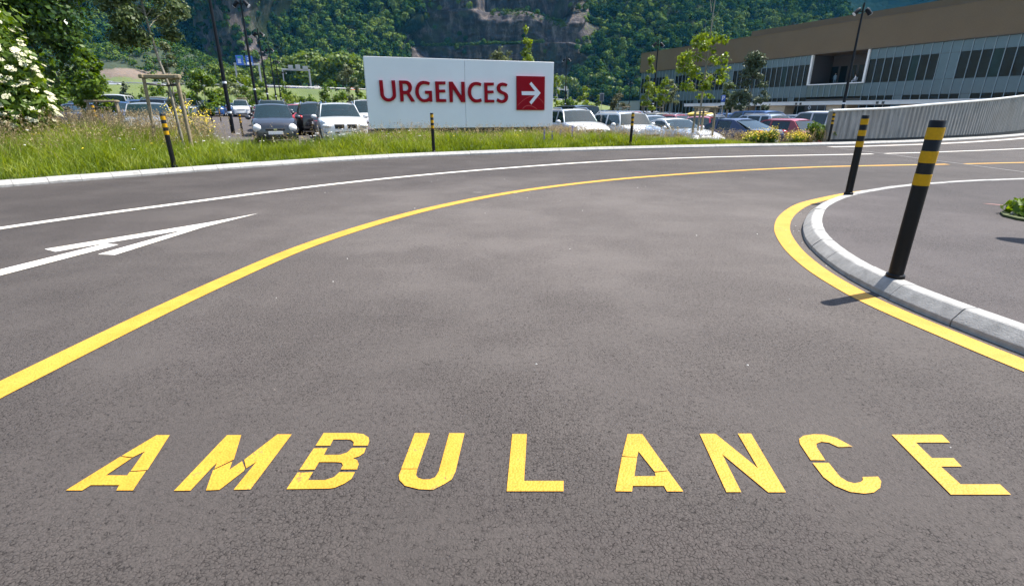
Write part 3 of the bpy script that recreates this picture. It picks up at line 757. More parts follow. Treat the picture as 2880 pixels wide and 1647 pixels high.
nt.links.new(c, b.inputs['Base Color']); b.inputs['Roughness'].default_value = .55; b.inputs['Metallic'].default_value = .25
bump(nt, b, wv.outputs['Fac'], .35, .03)
M['brown'] = m
M['spandrel'] = basic('blue_grey_glass_panel', (.050, .098, .125), .28, var=.10, scale=.6, spec=.6)
M['pane'] = basic('dark_window_glass', (.008, .013, .014), .16, var=.5, scale=.35, spec=.14)
M['pane_curtain'] = basic('curtained_window_glass', (.016, .036, .036), .2, var=.25, scale=.8, spec=.10)
M['mullion'] = basic('aluminium_mullion', (.26, .33, .38), .4, metal=.3, var=.05)
M['white_frame'] = basic('white_frame', (.66, .66, .66), .5, var=.04)
M['loggia'] = basic('brown_loggia_lining', (.060, .050, .044), .7, var=.1)
M['canopy'] = basic('pale_canopy_concrete', (.74, .72, .68), .75, var=.06, scale=1.2)
M['annex'] = basic('grey_annex_cladding', (.26, .27, .27), .7, var=.06)
M['door_dark'] = basic('dark_entrance', (.02, .021, .024), .3)
z0, zsp, zsill, zwt, zfb, zft, ztop = [fz(z) - BZ for z in (-.9, 2.83, 4.28, 6.73, 7.83, 11.05, 11.85)]
S0, SL0, SL1, S1 = -42.7 * BS, -8.35 * BS, -1.12 * BS, 25 * BS
def hpart(name, mb, mat, smooth=0): return mb.build(name, mat, hosp, smooth)
# local frame: x along the facade, y into the building, z up from BZ
c = MB()
c.box(((S0 + SL0) / 2, 9.2, (z0 + zfb) / 2), (SL0 - S0, 18, zfb - z0)); c.box(((SL1 + S1) / 2, 9.2, (z0 + zfb) / 2), (S1 - SL1, 18, zfb - z0))
c.box(((SL0 + SL1) / 2, 11.7, (zsill + zfb) / 2), (SL1 - SL0 - .02, 13, zfb - zsill)); c.box(((SL0 + SL1) / 2, 9.2, (z0 + zsp - .3) / 2), (SL1 - SL0 - .02, 17.9, zsp - z0 - .3))
hpart('inner_wall', c, M['dark'])
c = MB(); c.box(((S0 + S1) / 2 - .15, 8.8, (zfb + zft) / 2), (S1 - S0 + .5, 18.3, zft - zfb)); hpart('brown_fascia', c, M['brown'])
c = MB(); su = -19.35 * BS; c.box(((su + S1) / 2, 9.6, (zft + ztop) / 2 + .004), (S1 - su, 17, ztop - zft)); hpart('roof_storey', c, M['brown'])
c = MB(); c.box(((S0 + S1) / 2 - .15, -.38, zft + .02), (S1 - S0 + .5, .1, .07)); c.box(((S0 + S1) / 2 - .15, -.375, zfb + .03), (S1 - S0 + .5, .09, .08)); hpart('fascia_edge', c, bmir)
RM = np.random.default_rng(8)
def shared(name, mb, mats, locs, smooth=0):
    me = mb.mesh(name, mats if isinstance(mats, list) else [mats], smooth)
    out = []
    for l in locs:
        o = bpy.data.objects.new(name, me); o.location = l; link(o, hosp); out.append(o)
    return out
segs = []
nL = 41; wL = (SL0 - S0) / nL
nR = 29; wR = (S1 - SL1) / nR
for i in range(nL): segs.append((S0 + i * wL, wL))
for i in range(nR): segs.append((SL1 + i * wR, wR))
W_ = .83 * BS
def panebox(h, w=W_ - .045, d=.05):
    k = MB(); k.box((0, 0, 0), (w, d, h)); return k
solid = {8, 9, 10, 24, 25} | {nL + 8, nL + 9, nL + 19, nL + 20}
curt = {3, 14, 30, 36, nL + 5, nL + 13, nL + 24}
top_sp, win, bot_sp, gf = [], [], [], []
for i, (s, w) in enumerate(segs):
    x = s + w / 2
    top_sp.append((x, .02, (zwt + zfb) / 2)); bot_sp.append((x, .02, (zsp + zsill) / 2))
    win.append((x, .10, (zsill + zwt) / 2, i)); gf.append((x, .14, (z0 + zsp) / 2, i))
shared('spandrel_panel', panebox(zfb - zwt - .05), M['spandrel'], top_sp)
shared('spandrel_panel', panebox(zsill - zsp - .05), M['spandrel'], bot_sp)
shared('window_pane', panebox(zwt - zsill - .04), M['pane'], [p[:3] for p in win if p[3] not in solid and p[3] not in curt])
shared('window_pane', panebox(zwt - zsill - .04), M['pane_curtain'], [p[:3] for p in win if p[3] in curt])
shared('spandrel_panel', panebox(zwt - zsill - .04), M['spandrel'], [(p[0], .03, p[2]) for p in win if p[3] in solid])
shared('window_pane', panebox(zsp - z0 - .04), M['pane'], [p[:3] for p in gf if p[3] % 7 != 3])
shared('spandrel_panel', panebox(zsp - z0 - .04), M['spandrel'], [(p[0], .03, p[2]) for p in gf if p[3] % 7 == 3])
k = MB(); k.box((0, -.03, (z0 + zfb) / 2), (.055, .11, zfb - z0 - .02))
shared('mullion', k, M['mullion'], [(s, 0, 0) for s, w in segs] + [(S1, 0, 0)])
# loggia: white frame, recessed brown room, glass parapet of narrow panels
k = MB(); k.box((SL0 + .10, -.02, (zsill + zfb) / 2), (.32, .45, zfb - zsill - .03)); k.box((SL1 - .10, -.02, (zsill + zfb) / 2), (.32, .45, zfb - zsill - .03)); k.box(((SL0 + SL1) / 2, -.02, zsill + .05), (SL1 - SL0 - .54, .44, .16))
hpart('loggia_frame', k, M['white_frame'])
k = MB()
xa, xb = SL0 + .27, SL1 - .27
k.box(((xa + xb) / 2, 5.1, (zsill + zfb) / 2), (xb - xa, .08, zfb - zsill - .04)); k.box((xb + .02, 2.6, (zsill + zfb) / 2), (.05, 4.8, zfb - zsill - .06)); k.box((xa - .02, 2.6, (zsill + zfb) / 2), (.05, 4.8, zfb - zsill - .06)); k.box(((xa + xb) / 2, 2.7, zsill - .02), (xb - xa, 4.6, .06))
hpart('loggia_room', k, M['loggia'])
k = MB()
for q in np.linspace(xa + .6, xb - .6, 6): k.box((q, 5.03, (zsill + zwt) / 2), (1.2, .03, zwt - zsill - .5))
hpart('loggia_window', k, M['pane'])
npn = 9; wp = (SL1 - SL0) / npn
shared('spandrel_panel', panebox(zsill - zsp - .1, wp - .06), basic('green_grey_glass_panel', (.065, .105, .11), .3, var=.08, scale=.6), [(SL0 + (i + .5) * wp, .03, (zsp + zsill) / 2 - .02) for i in range(npn)])
k = MB(); k.box((0, -.05, (zsp + zsill) / 2 - .02), (.06, .14, zsill - zsp - .12)); shared('mullion', k, M['mullion'], [(SL0 + i * wp, 0, 0) for i in range(1, npn)])
# entrance under the loggia with a diamond emblem
k = MB(); k.box(((SL0 + SL1) / 2, .12, (z0 + zsp) / 2 - .15), (SL1 - SL0 - .3, .1, zsp - z0 - .3)); hpart('entrance_screen', k, M['door_dark'])
ex, ez = SL0 + 1.1, fz(1.62) - BZ
flat_fill([[(ex, ez + .42), (ex + .3, ez), (ex, ez - .42), (ex - .3, ez)], [(ex, ez + .24), (ex + .17, ez), (ex, ez - .24), (ex - .17, ez)]], lambda x, y, kk: (x, .06 - kk, y), 'diamond_emblem', M['white_frame'], hosp, .02)
for q in (SL0 + 2.6, SL0 + 4.0, SL0 + 5.4, SL0 + 6.8):
    k = MB(); k.box((q, .05, (z0 + zsp) / 2 - .3), (.07, .06, zsp - z0 - .7)); hpart('door_frame', k, M['mullion'])

# entrance canopy: pale beam on tan wedge supports, a thing in front of the facade
can = thing('entrance_canopy', 'long pale flat canopy on tan wedge supports before the hospital entrance', 'canopy', (*FQ, BZ), FRZ)
zc0, zc1 = CAMZ + (fz(1.88) - CAMZ) * .88 - BZ, CAMZ + (fz(2.32) - CAMZ) * .88 - BZ
k = MB(); k.box((2.0, -9.8, (zc0 + zc1) / 2), (60, 4.4, zc1 - zc0), bev=.03); k.build('canopy_roof', M['canopy'], can)
k = MB(); k.box((2.0, -12.02, zc1 - .05), (60.05, .05, .12)); k.build('roof_edge', M['white_frame'], can)
for s in (-24.6, -16.3, -8.6, 1.4, 11.5):
    k = MB()
    for yy in (-11.5,):
        a = [(s, yy, .0), (s + 2.3, yy, .0), (s + 3.0, yy, zc0 - .005), (s - .15, yy, zc0 - .005)]
        bb = [(x, y + 2.2, z) for x, y, z in a]
        k.poly(a); k.poly(bb[::-1])
        for i in range(4): k.poly([a[i], bb[i], bb[(i + 1) % 4], a[(i + 1) % 4]])
    k.build('canopy_support', M['wood_tan'], can)
for s in (-15.2, -3.4, 8.7):
    for d in (0, .75):
        k = MB(); k.box((s + d, -12.01, (zc0 + zc1) / 2 - .04), (.32, .06, .30)); k.build('drain_opening', M['door_dark'], can)

ax = thing('annex_building', 'small grey flat roofed annex at the far end of the hospital', 'building', (*(FQ + FD * (S0 - 9.2) + FN * 1.0), BZ), FRZ)
k = MB(); k.box((2.2, 4, 2.55), (13.5, 8, 5.1)); k.build('annex_wall', M['annex'], ax)
k = MB(); k.box((2.2, 4, 5.17), (13.7, 8.2, .14)); k.build('annex_roof', M['mullion'], ax)

# ------------------------------------------------------------------ emergency sign
SP0 = np.array([-5.07, 19.0]); SANG = math.atan2(2.355, 6.684)
sign = thing('emergency_sign', 'long white sign board reading URGENCES in red with a red arrow square', 'sign', (*SP0, 0), SANG)
zb_, zt_, LW, TH = .613, 2.968, 7.087, .26
for i, (x0, x1) in enumerate(((0, 3.537), (3.545, LW))):
    k = MB(); k.box(((x0 + x1) / 2, TH / 2, (zb_ + zt_) / 2), (x1 - x0, TH, zt_ - zb_), bev=.006); k.build('sign_panel', M['sign_white'], sign)
k = MB(); k.box((LW / 2, TH / 2 + .02, (zb_ - .5) / 2), (LW - .35, .16, zb_ + .5 - .004)); k.build('sign_plinth', M['dark'], sign)
def on_sign(d0):
    return lambda x, y, kk: (x, -d0 - kk, y)
for ch in ('U', 'R', 'G', 'E', 'N', 'C', 'E2', 'S'):
    loops = [SIGN[ch]] + ([SIGN['Rh']] if ch == 'R' else [])
    flat_fill(loops, on_sign(.012), 'sign_letter', M['sign_red'], sign, .055)
sq = flat_fill([SIGN['sq']], on_sign(.012), 'arrow_square', M['sign_red'], sign, .05)
flat_fill([SIGN['arrow']], on_sign(.066), 'arrow_symbol', M['sign_light'], sq, .006)
def arc_line(p0, p1, p2, w, n=16):
    t = np.linspace(0, 1, n)[:, None]
    q = (1 - t) ** 2 * np.array(p0) + 2 * t * (1 - t) * np.array(p1) + t ** 2 * np.array(p2)
    nn = normals2(q)
    return [tuple(p) for p in q + nn * w / 2] + [tuple(p) for p in (q - nn * w / 2)[::-1]]
for a in (((5.58, 1.40), (6.25, 2.05), (6.68, 1.47), .014), ((5.78, 1.27), (6.0, 1.55), (6.4, 1.26), .02)):
    flat_fill([arc_line(*a)], on_sign(.0635), 'scratch_mark', M['sign_line'], sq)

# ------------------------------------------------------------------ bollards
def bollard_mesh():
    parts = {}
    Hh = 1.055; r = .046
    def ringrow(z, rr, n=20): return [(rr * math.cos(2 * math.pi * i / n), rr * math.sin(2 * math.pi * i / n), z) for i in range(n)]
    k = MB(); k.grid([ringrow(z, rr) for z, rr in ((0.028, r), (.64, r), (Hh - .006, r), (Hh, r - .005))], closed=True); k.poly(ringrow(Hh, r - .005)); parts['post'] = (k.mesh('post', [M['black_rubber']], 40), 0)
    k = MB(); k.grid([ringrow(z, rr) for z, rr in ((-.03, r + .012), (.026, r + .012), (.034, r + .004), (.034, r - .01))], closed=True); parts['base_ring'] = (k.mesh('base_ring', [M['black_rubber']], 40), 0)
    k = MB(); k.grid([ringrow(z, rr) for z, rr in ((0, r - .002), (.0015, r + .0015), (.0745, r + .0015), (.076, r - .002))], closed=True); parts['band'] = (k.mesh('reflective_band', [M['band']], 40), 0)
    return parts
BP = bollard_mesh()
def bollard(x, y, z, label, lean=(0, 0), rz=0, sc=1.0):
    t = thing('bollard', label, 'bollard', (x, y, z), rz, 'black and yellow striped bollards')
    t.rotation_euler = (lean[0], lean[1], rz); t.scale = (sc, sc, sc)
    link(bpy.data.objects.new('post', BP['post'][0]), t); link(bpy.data.objects.new('base_ring', BP['base_ring'][0]), t)
    for zz in (.935, .79, .645):
        o = bpy.data.objects.new('reflective_band', BP['band'][0]); o.location.z = zz; link(o, t)
    return t
bollard(2.705, 3.41, .10, 'tall nearest striped bollard on the island kerb, throwing its shadow over the yellow line', (0, rad(.6)))
bollard(4.75, 7.21, .10, 'second striped bollard on the island kerb, where the yellow kerb line ends')
bollard(-2.25, 15.10, .10, 'striped bollard on the far kerb in front of the URGENCES sign', (0, rad(-.4)))
bollard(4.0, 17.83, .10, 'striped bollard on the far kerb in front of the white mini car', (0, rad(.8)))
bollard(-7.13, 10.98, .10, 'leaning striped bollard on the left kerb beside the long grass', (0, rad(-1.2)))
bollard(12.02, 20.06, .10, 'striped bollard at the end of the corrugated metal wall')
x, y = spot(291, 18.2); bollard(x, y, .38, 'striped bollard half sunk in dry grass near the small tree stake frame', (0, rad(-1)))
for px_, zc_, lb in ((684, 24.5, 'thin striped bollard in the car park between lamp post and grey hatchback'), (600, 40, 'small striped bollard before the dark cars left of the near lamp post'), (624, 43, 'small striped bollard in front of the navy car in the aisle'), (650, 44, 'small striped bollard just right of the near lamp post foot')):
    x, y = spot(px_, zc_); bollard(x, y, lotz(x, y), lb)

t = thing('round_road_sign', 'round traffic sign on a steel post at the right of the island pavement', 'sign', (5.86, 4.90, .096), 0)
k = MB(); k.tube([(0, 0, 0), (0, 0, 2.35)], .03, 12); k.build('sign_post', M['galv'], t)
k = MB(); k.tube([(-.03, -.03, 2.05), (-.045, -.045, 2.05)], .3, 28); k.build('sign_disc', M['blue'], t)

# ------------------------------------------------------------------ corrugated ramp wall
wall = thing('ramp_wall', 'corrugated grey metal ramp wall with pale rounded coping at right', 'wall')
WP = resample(smooth_line([(12.12, 20.45), (14.7, 21.35), (17.56, 22.66), (22, 25.2), (26, 28.1), (29.5, 30.9), (36, 36.6)], 10), .04)
wn_ = normals2(WP)
wd = np.r_[0, np.cumsum(np.linalg.norm(np.diff(WP, axis=0), axis=1))]
wh = np.interp(wd, [0, 3, 6, 12, 20.5, 30], [1.16, 1.24, 1.40, 1.66, 2.02, 2.4])
m, nt, b = new_mat('corrugated_weathered_metal')
v = wvec(nt)
mp = N(nt, 'ShaderNodeMapping'); mp.inputs['Scale'].default_value = (3.5, 3.5, .45); nt.links.new(v, mp.inputs['Vector'])
n1 = noise(nt, 2.2, 5, .7, mp.outputs[0]); n2 = noise(nt, .8, 4, .6, v)
c = ramp(nt, n1.outputs['Fac'], [(.3, (.15, .15, .15)), (.5, (.25, .245, .235)), (.7, (.36, .34, .32))]).outputs[0]
c = mixc(nt, ramp(nt, n2.outputs['Fac'], [(.4, (0, 0, 0)), (.7, (.5, .5, .5))]).outputs[0], c, (.215, .19, .165))
nt.links.new(c, b.inputs['Base Color']); b.inputs['Roughness'].default_value = .5; b.inputs['Metallic'].default_value = .35
M['corr'] = m
ph = (wd % .30) / .30
co_ = np.where(ph < .34, 0, np.where(ph < .5, (ph - .34) / .16, np.where(ph < .84, 1, (1 - ph) / .16))) * .05
# sheets of about 1.2 m, each a part
ns = 0
for s0 in np.arange(0, wd[-1] - .1, 1.2):
    i = np.where((wd >= s0 - .021) & (wd <= s0 + 1.2 + .021))[0]
    if len(i) < 3: continue
    k = MB(); dz = random.uniform(-.002, .002)
    k.grid([[(*(WP[j] - wn_[j] * (co_[j] + dz)), .17) for j in i], [(*(WP[j] - wn_[j] * (co_[j] + dz)), .10 + wh[j] - .07) for j in i]])
    k.build('corrugated_sheet', M['corr'], wall)
k = MB(); i = np.arange(0, len(WP), 8)
def wsec(o0, o1, za, zb): k.grid([[(*(WP[j] - wn_[j] * o), z(j)) for j in i] for o, z in ((o0, za), (o1, za), (o1, zb), (o0, zb), (o0, za))]); 
sec = [(-.12, lambda j: .03 + wh[j]), (.075, lambda j: .03 + wh[j]), (.09, lambda j: .05 + wh[j]), (.09, lambda j: .085 + wh[j]), (.07, lambda j: .105 + wh[j]), (-.10, lambda j: .105 + wh[j]), (-.12, lambda j: .085 + wh[j])]
rows = [[(*(WP[j] - wn_[j] * o), f(j)) for o, f in sec] for j in i]
k.grid(rows, closed=True); k.poly(rows[0]); k.build('wall_coping', basic('pale_metal_coping', (.62, .62, .60), .35, metal=.2, var=.04), wall, smooth=30)
k = MB(); k.grid([[(*(WP[j] - wn_[j] * o), z) for j in i] for o, z in ((.03, .17), (.03, -.3), (-.1, -.3), (-.1, .17))]); k.build('wall_base', M['dark'], wall)
k = MB(); k.grid([[(*(WP[0] - wn_[0] * o), z) for z in (-.6, .03 + wh[0])] for o in (.05, -.11)]); k.grid([[(*(WP[j] + wn_[j] * .11), z) for j in i] for z in (-1.5, .9)]); k.build('wall_end', M['corr'], wall)

# ------------------------------------------------------------------ lamp posts
def lamp_meshes():
    r = {}
    k = MB(); k.tube([(0, 0, 0), (0, 0, 2.5), (0, 0, 8.6)], [.10, .095, .055], 14); r['pole'] = k.mesh('lamp_pole', [M['pole']], 40)
    k = MB(); k.tube([(0, 0, 0), (0, 0, .10)], [.104, .104], 14, cap=False); r['sleeve'] = k.mesh('white_sleeve', [M['sticker']], 40)
    k = MB(); k.tube([(0, 0, .0), (.20, 0, .0)], [.03, .03], 8); k.tube([(.20, 0, .16), (.26, 0, .10), (.42, 0, -.06), (.52, 0, -.16)], [.09, .135, .135, .145], 12); r['head'] = k.mesh('lamp_head', [M['pole']], 50)
    k = MB(); k.tube([(.521, 0, -.161), (.535, 0, -.175)], [.135, .13], 12); r['lens'] = k.mesh('lamp_lens', [M['lamp_white']], 50)
    return r
LM = lamp_meshes()
def lamp(px_, zc_, label, sc=1.0, rz=.0):
    x, y = spot(px_, zc_, 0); z = lotz(x, y)
    t = thing('lamp_post', label, 'lamp post', (x, y, z), rz, 'tall dark car park lamp posts')
    t.scale = (sc,) * 3
    link(bpy.data.objects.new('lamp_pole', LM['pole']), t)
    for zz in (1.0, 2.45):
        o = bpy.data.objects.new('white_sleeve', LM['sleeve']); o.location.z = zz; link(o, t)
    for a in (0, math.pi):
        o = bpy.data.objects.new('lamp_head', LM['head']); o.location = (0, 0, 8.1); o.rotation_euler = (0, 0, a); link(o, t)
        l = bpy.data.objects.new('lamp_lens', LM['lens']); link(l, o)
    return t
lamp(657, 27, 'nearest dark lamp post leaning out of frame above the left car park')
lamp(733, 38.5, 'twin headed lamp post behind the grey hatchback, second of the left row')
lamp(764, 54, 'third lamp post of the left row, above the dark estate car')
lamp(786, 69, 'fourth lamp post of the left row, left of the steel gantry')
lamp(798, 88, 'fifth lamp post of the left row, close before the steel gantry')
lamp(815, 117, 'sixth and smallest lamp post of the left row, under the steel gantry')
lamp(1588, 72, 'lamp post right of the URGENCES sign above the white SUV')
lamp(1647, 142, 'far lamp post before the tree line, above the second white car')
lamp(1832, 54, 'lamp post before the far end of the hospital facade')
lamp(1767, 123, 'far lamp post behind the dark shrub and grey annex')
lamp(2358, 35.5, 'big lamp post rising behind the corrugated wall before the hospital')

# ------------------------------------------------------------------ highway furniture
def gantry(px0, px1, zc_, ztop, label, signs):
    a = np.array(spot(px0, zc_, HZ)); b2 = np.array(spot(px1, zc_ * 1.02, HZ)); d = b2 - a; L = np.linalg.norm(d); rz = math.atan2(d[1], d[0])
    t = thing('highway_gantry', label, 'gantry', (*a, HZ), rz, 'sign gantries over the highway')
    for x in (0, L):
        k = MB(); k.box((x, 0, ztop / 2), (.55, .6, ztop), bev=.05); k.build('gantry_post', M['galv'], t)
    k = MB(); k.box((L / 2, 0, ztop + .25), (L + .7, .7, .55), bev=.05); k.build('gantry_beam', M['galv'], t)
    for (x, w, h, zz, mat, kind) in signs:
        k = MB(); k.box((x * L, -.45, ztop + zz), (w, .12, h), bev=.03); s = k.build('sign_board', mat, t)
        if kind == 'text':
            k = MB()
            k.box((x * L, -.515, ztop + zz + h * .32), (w * .45, .012, h * .14)); k.build('green_panel', M['green_sign'], s)
            k = MB(); RS = np.random.default_rng(int(x * 100))
            for q in (.1, -.02, -.14, -.26):
                k.box((x * L - w * .05, -.515, ztop + zz + h * q), (w * RS.uniform(.35, .55), .01, h * .05))
            k.build('destination_lines', M['sign_white'], s)
        elif kind == 'text2':
            k = MB()
            for q in (.3, .14): k.box((x * L, -.515, ztop + zz + h * q), (w * .5, .01, h * .05))
            k.build('destination_lines', M['sign_white'], s)
            k = MB(); k.box((x * L, -.515, ztop + zz - h * .28), (w * .7, .012, h * .28)); k.build('white_panel', M['sign_white'], s)
        elif kind == 'box':
            k = MB(); k.box((x * L, -.515, ztop + zz), (w * .8, .02, h * .75)); k.build('lamp_panel', M['annex'], s)
    return t
gantry(672, 738, 172, 7.4, 'steel gantry with two blue direction signs behind the lamp posts', [(.22, 2.2, 3.0, 1.3, M['blue'], 'text'), (.62, 2.2, 3.0, 1.3, M['blue'], 'text2')])
gantry(803, 876, 185, 6.6, 'steel gantry with three grey signal boxes left of the URGENCES sign', [(.3, 1.6, 1.3, 1.1, M['galv'], 'box'), (.58, 1.6, 1.5, 1.2, M['galv'], 'box'), (.86, 1.8, 1.1, 1.0, M['galv'], 'box')])
gantry(1566, 1596, 400, 8.5, 'far small steel gantry seen just right of the URGENCES sign', [(.1, 3.6, 3.2, 1.0, M['galv'], 'box'), (.75, 3.6, 3.2, 1.0, M['galv'], 'box')])
# guard rails along both edges of the highway
for off, lb in ((-9.6, 'galvanised guard rail along the near edge of the highway'), (9.8, 'galvanised guard rail along the far edge of the highway')):
    t = thing('guard_rail', lb, 'guard rail')
    q = HWY + hn * off
    k = MB(); k.grid([[(*(p - n_ * o), z) for p, n_ in zip(q, hn)] for o, z in ((0, HZ + .45), (.06, HZ + .52), (0, HZ + .6), (.06, HZ + .68), (0, HZ + .78))]); k.build('rail', M['galv'], t)
    k = MB()
    for i in range(0, len(q), 1): k.box((q[i][0], q[i][1], HZ + .36), (.12, .12, .74))
    tag(k.build('rail_post', M['galv'], t), kind='stuff')
# small boards and signs in the car park
def post_sign(px_, zc_, label, h, bw, bh, mat, cat='sign', letter=None, group=None):
    x, y = spot(px_, zc_); z = lotz(x, y)
    t = thing('post_sign', label, cat, (x, y, z), math.atan2(-x, y) , group)
    k = MB(); k.tube([(0, 0, 0), (0, 0, h - bh + .1)], .035, 8); k.build('sign_post', M['galv'], t)
    k = MB(); k.box((0, -.06, h - bh / 2), (bw, .06, bh), bev=.02); s = k.build('sign_board', mat, t)
    return t, s, h
t, s, h = post_sign(1689, 78, 'dark grey information board with pale frame on a post', 4.2, .62, 1.15, M['annex'])
k = MB(); k.box((0, -.093, h - .57), (.5, .012, 1.0)); k.build('board_face', basic('dark_screen', (.035, .045, .06), .3), s)
t, s, h = post_sign(2024, 42, 'blue parking sign with a white P before the hospital', 3.05, .32, .50, M['blue'])
P_OUT = [(-.09, -.16), (-.035, -.16), (-.035, -.03), (.03, -.03), (.075, -.01), (.1, .04), (.1, .09), (.075, .14), (.03, .16), (-.09, .16)]
P_IN = [(-.035, .02), (.025, .02), (.045, .035), (.052, .065), (.045, .095), (.025, .11), (-.035, .11)]
flat_fill([P_OUT, P_IN], lambda x, y, kk: (x, -.092 - kk, h - .22 + y), 'letter_p', M['sign_white'], s, .003)
k = MB(); k.box((0, -.06, h - .66), (.30, .05, .22), bev=.01); k.build('white_plate', M['sign_white'], t)
t, s, h = post_sign(566, 118, 'small dark board standing on the grass bank at left', 4.4, .5, 1.4, M['dark'])
t, s, h = post_sign(639, 118, 'small dark board with red and white plate before the blue gantry', 4.2, .45, 1.3, M['dark'])
k = MB(); k.box((.1, -.12, h - 1.75), (.55, .05, .5), bev=.02); k.build('red_white_plate', basic('red_plate', (.5, .03, .03), .5), t)

# ------------------------------------------------------------------ trees and plants
M['leaf_dark'] = leaf_mat('dark_glossy_leaves', (.012, .032, .006), (.034, .082, .011), (.10, .17, .022), trans=.34, rough=.35, ntint=.2, spec=.45)
M['leaf_mid'] = leaf_mat('mid_green_leaves', (.035, .075, .010), (.085, .15, .018), (.16, .23, .03), trans=.45, rough=.45, ntint=.2)
M['leaf_bright'] = leaf_mat('bright_young_leaves', (.06, .11, .010), (.13, .20, .018), (.24, .29, .035), trans=.45, rough=.45, ntint=.2)
M['leaf_grey'] = leaf_mat('grey_green_leaves', (.05, .07, .03), (.10, .125, .05), (.19, .21, .10), trans=.35, rough=.5, ntint=.2)
M['leaf_silver'] = leaf_mat('silvery_leaves', (.025, .045, .014), (.06, .095, .028), (.22, .26, .13), trans=.3, rough=.55, ntint=.25, spec=.25)
M['leaf_pine'] = leaf_mat('pine_needles', (.025, .045, .022), (.06, .085, .038), (.12, .145, .07), trans=.15, rough=.6, ntint=.2)
M['leaf_tree_far'] = leaf_mat('roadside_tree_leaves', (.03, .06, .012), (.095, .15, .020), (.21, .27, .036), trans=.35, rough=.55, ntint=.2, nscale=.2)
M['leaf_olive'] = leaf_mat('olive_brown_leaves', (.035, .04, .018), (.075, .08, .035), (.13, .13, .06), trans=.2, rough=.6, ntint=.2)
M['yellow_flower'] = basic('yellow_blossom', (.78, .60, .03), .6, var=.2, scale=40)

def lump_cards(lumps, n, size, rng, droop=0.0, aspect=1.7, shell=.55, zup=.2, jit=.55):
    """lumps: (x, y, z, rx, ry, rz[, weight])"""
    L = np.array([(l + (1,))[:7] for l in lumps], float)
    w = L[:, 3] * L[:, 4] * L[:, 5]; w = w ** .75 * L[:, 6]; w /= w.sum()
    k = rng.choice(len(L), n, p=w)
    d = rng.normal(size=(n, 3)); d /= np.linalg.norm(d, axis=1)[:, None]
    r = rng.uniform(0, 1, n) ** shell
    # uneven outline
    r = r * (1 + .16 * np.sin(d[:, 0] * 5 + k) * np.sin(d[:, 1] * 6 + 2 * k) + .12 * np.sin(d[:, 2] * 9 + k))
    C = L[k, :3] + d * r[:, None] * L[k, 3:6]
    C[:, 2] -= droop * r ** 2
    nr = d + rng.normal(size=d.shape) * jit + np.array([0, 0, zup])
    V = cards(C, nr, size, rng, aspect)
    t = .5 + rng.uniform(-.32, .32, n) + np.sin(k * 7.3) * .12
    return V, np.clip(t, 0, 1)

def twig_lumps(cx, cy, z0, z1, rad_fn, n, rng, size=(.25, .5)):
    out = []
    for i in range(n):
        z = rng.uniform(z0, z1); R = rad_fn((z - z0) / (z1 - z0)); a = rng.uniform(0, 2 * np.pi); r = R * math.sqrt(rng.uniform(.05, 1))
        s = rng.uniform(*size)
        out.append((cx + r * math.cos(a), cy + r * math.sin(a), z, s, s, s * rng.uniform(.6, 1.0)))
    return out

def tree(name, label, cat, x, y, z, trunk, limbs, V, T, lmat, bmat, group=None, crown_name='crown'):
    t = thing(name, label, cat, (x, y, z), 0, group)
    k = MB()
    for pts, rs in trunk + limbs: k.tube(pts, rs, 7)
    k.build('trunk', bmat, t, smooth=60)
    quads(crown_name, V, T, lmat, t)
    return t

def limbs_to(lumps, base, rng, n, r0=.03):
    out = []
    idx = rng.choice(len(lumps), min(n, len(lumps)), replace=False)
    for i in idx:
        l = lumps[i]; b0 = np.array(base(l[2])); e = np.array(l[:3]); mid = (b0 + e) / 2 + rng.normal(size=3) * .06 * np.linalg.norm(e - b0) + np.array([0, 0, .05])
        out.append(([tuple(b0), tuple(mid), tuple(e)], [r0, r0 * .6, r0 * .2]))
    return out

# --- big dark tree whose crown fills the upper left
rng = np.random.default_rng(21)
bx, by = spot(40, 23)
lumps = [(1.4, -.6, 5.2, 1.6, 1.6, 1.4), (3.9, -.8, 4.6, 1.2, 1.2, 1.3), (4.5, -.6, 3.2, .5, .5, 1.1), (1.2, 0, 8.2, 4.6, 4, 3.2), (-2.2, -1, 6.2, 3.4, 3.2, 2.4), (2.2, -.8, 6.4, 2.6, 2.6, 2.2), (.6, -1.2, 5.0, 2.6, 2.2, 1.7), (3.2, -.6, 4.7, 1.15, 1.2, 1.3), (-2.8, -1.5, 4.4, 2.4, 2, 1.5), (4.4, 0, 7.6, 1.6, 1.6, 1.8), (2.2, -1.2, 3.6, .95, .9, .95), (3.75, -.6, 3.35, .42, .5, 1.15), (1.2, -1.4, 3.4, .9, .9, .9), (3.6, -.8, 5.8, 1.3, 1.2, 1.2), (2.9, -.7, 2.75, .55, .6, .75)]
V, T = lump_cards(lumps, 62000, .115, rng, shell=.6, aspect=1.8)
lim = [([(0, 0, .5), (1, -.3, 3.2), (2.6, -.7, 4.6), (3.6, -.6, 3.9)], [.2, .12, .06, .02]), ([(0, 0, 1.5), (-1.5, -.6, 4), (-2.6, -1.2, 6)], [.2, .12, .04]), ([(0, 0, 2.4), (2.0, 0, 6), (3.6, -.2, 8)], [.16, .1, .03])]
tree('broadleaf_tree', 'large dark broadleaf tree filling the upper left corner with hanging branches', 'tree', bx, by, .1, [([(0, 0, -.3), (.1, 0, 3), (0, 0, 6), (.2, 0, 9)], [.36, .26, .18, .08])], lim, V, T, M['leaf_dark'], M['bark_dark'])
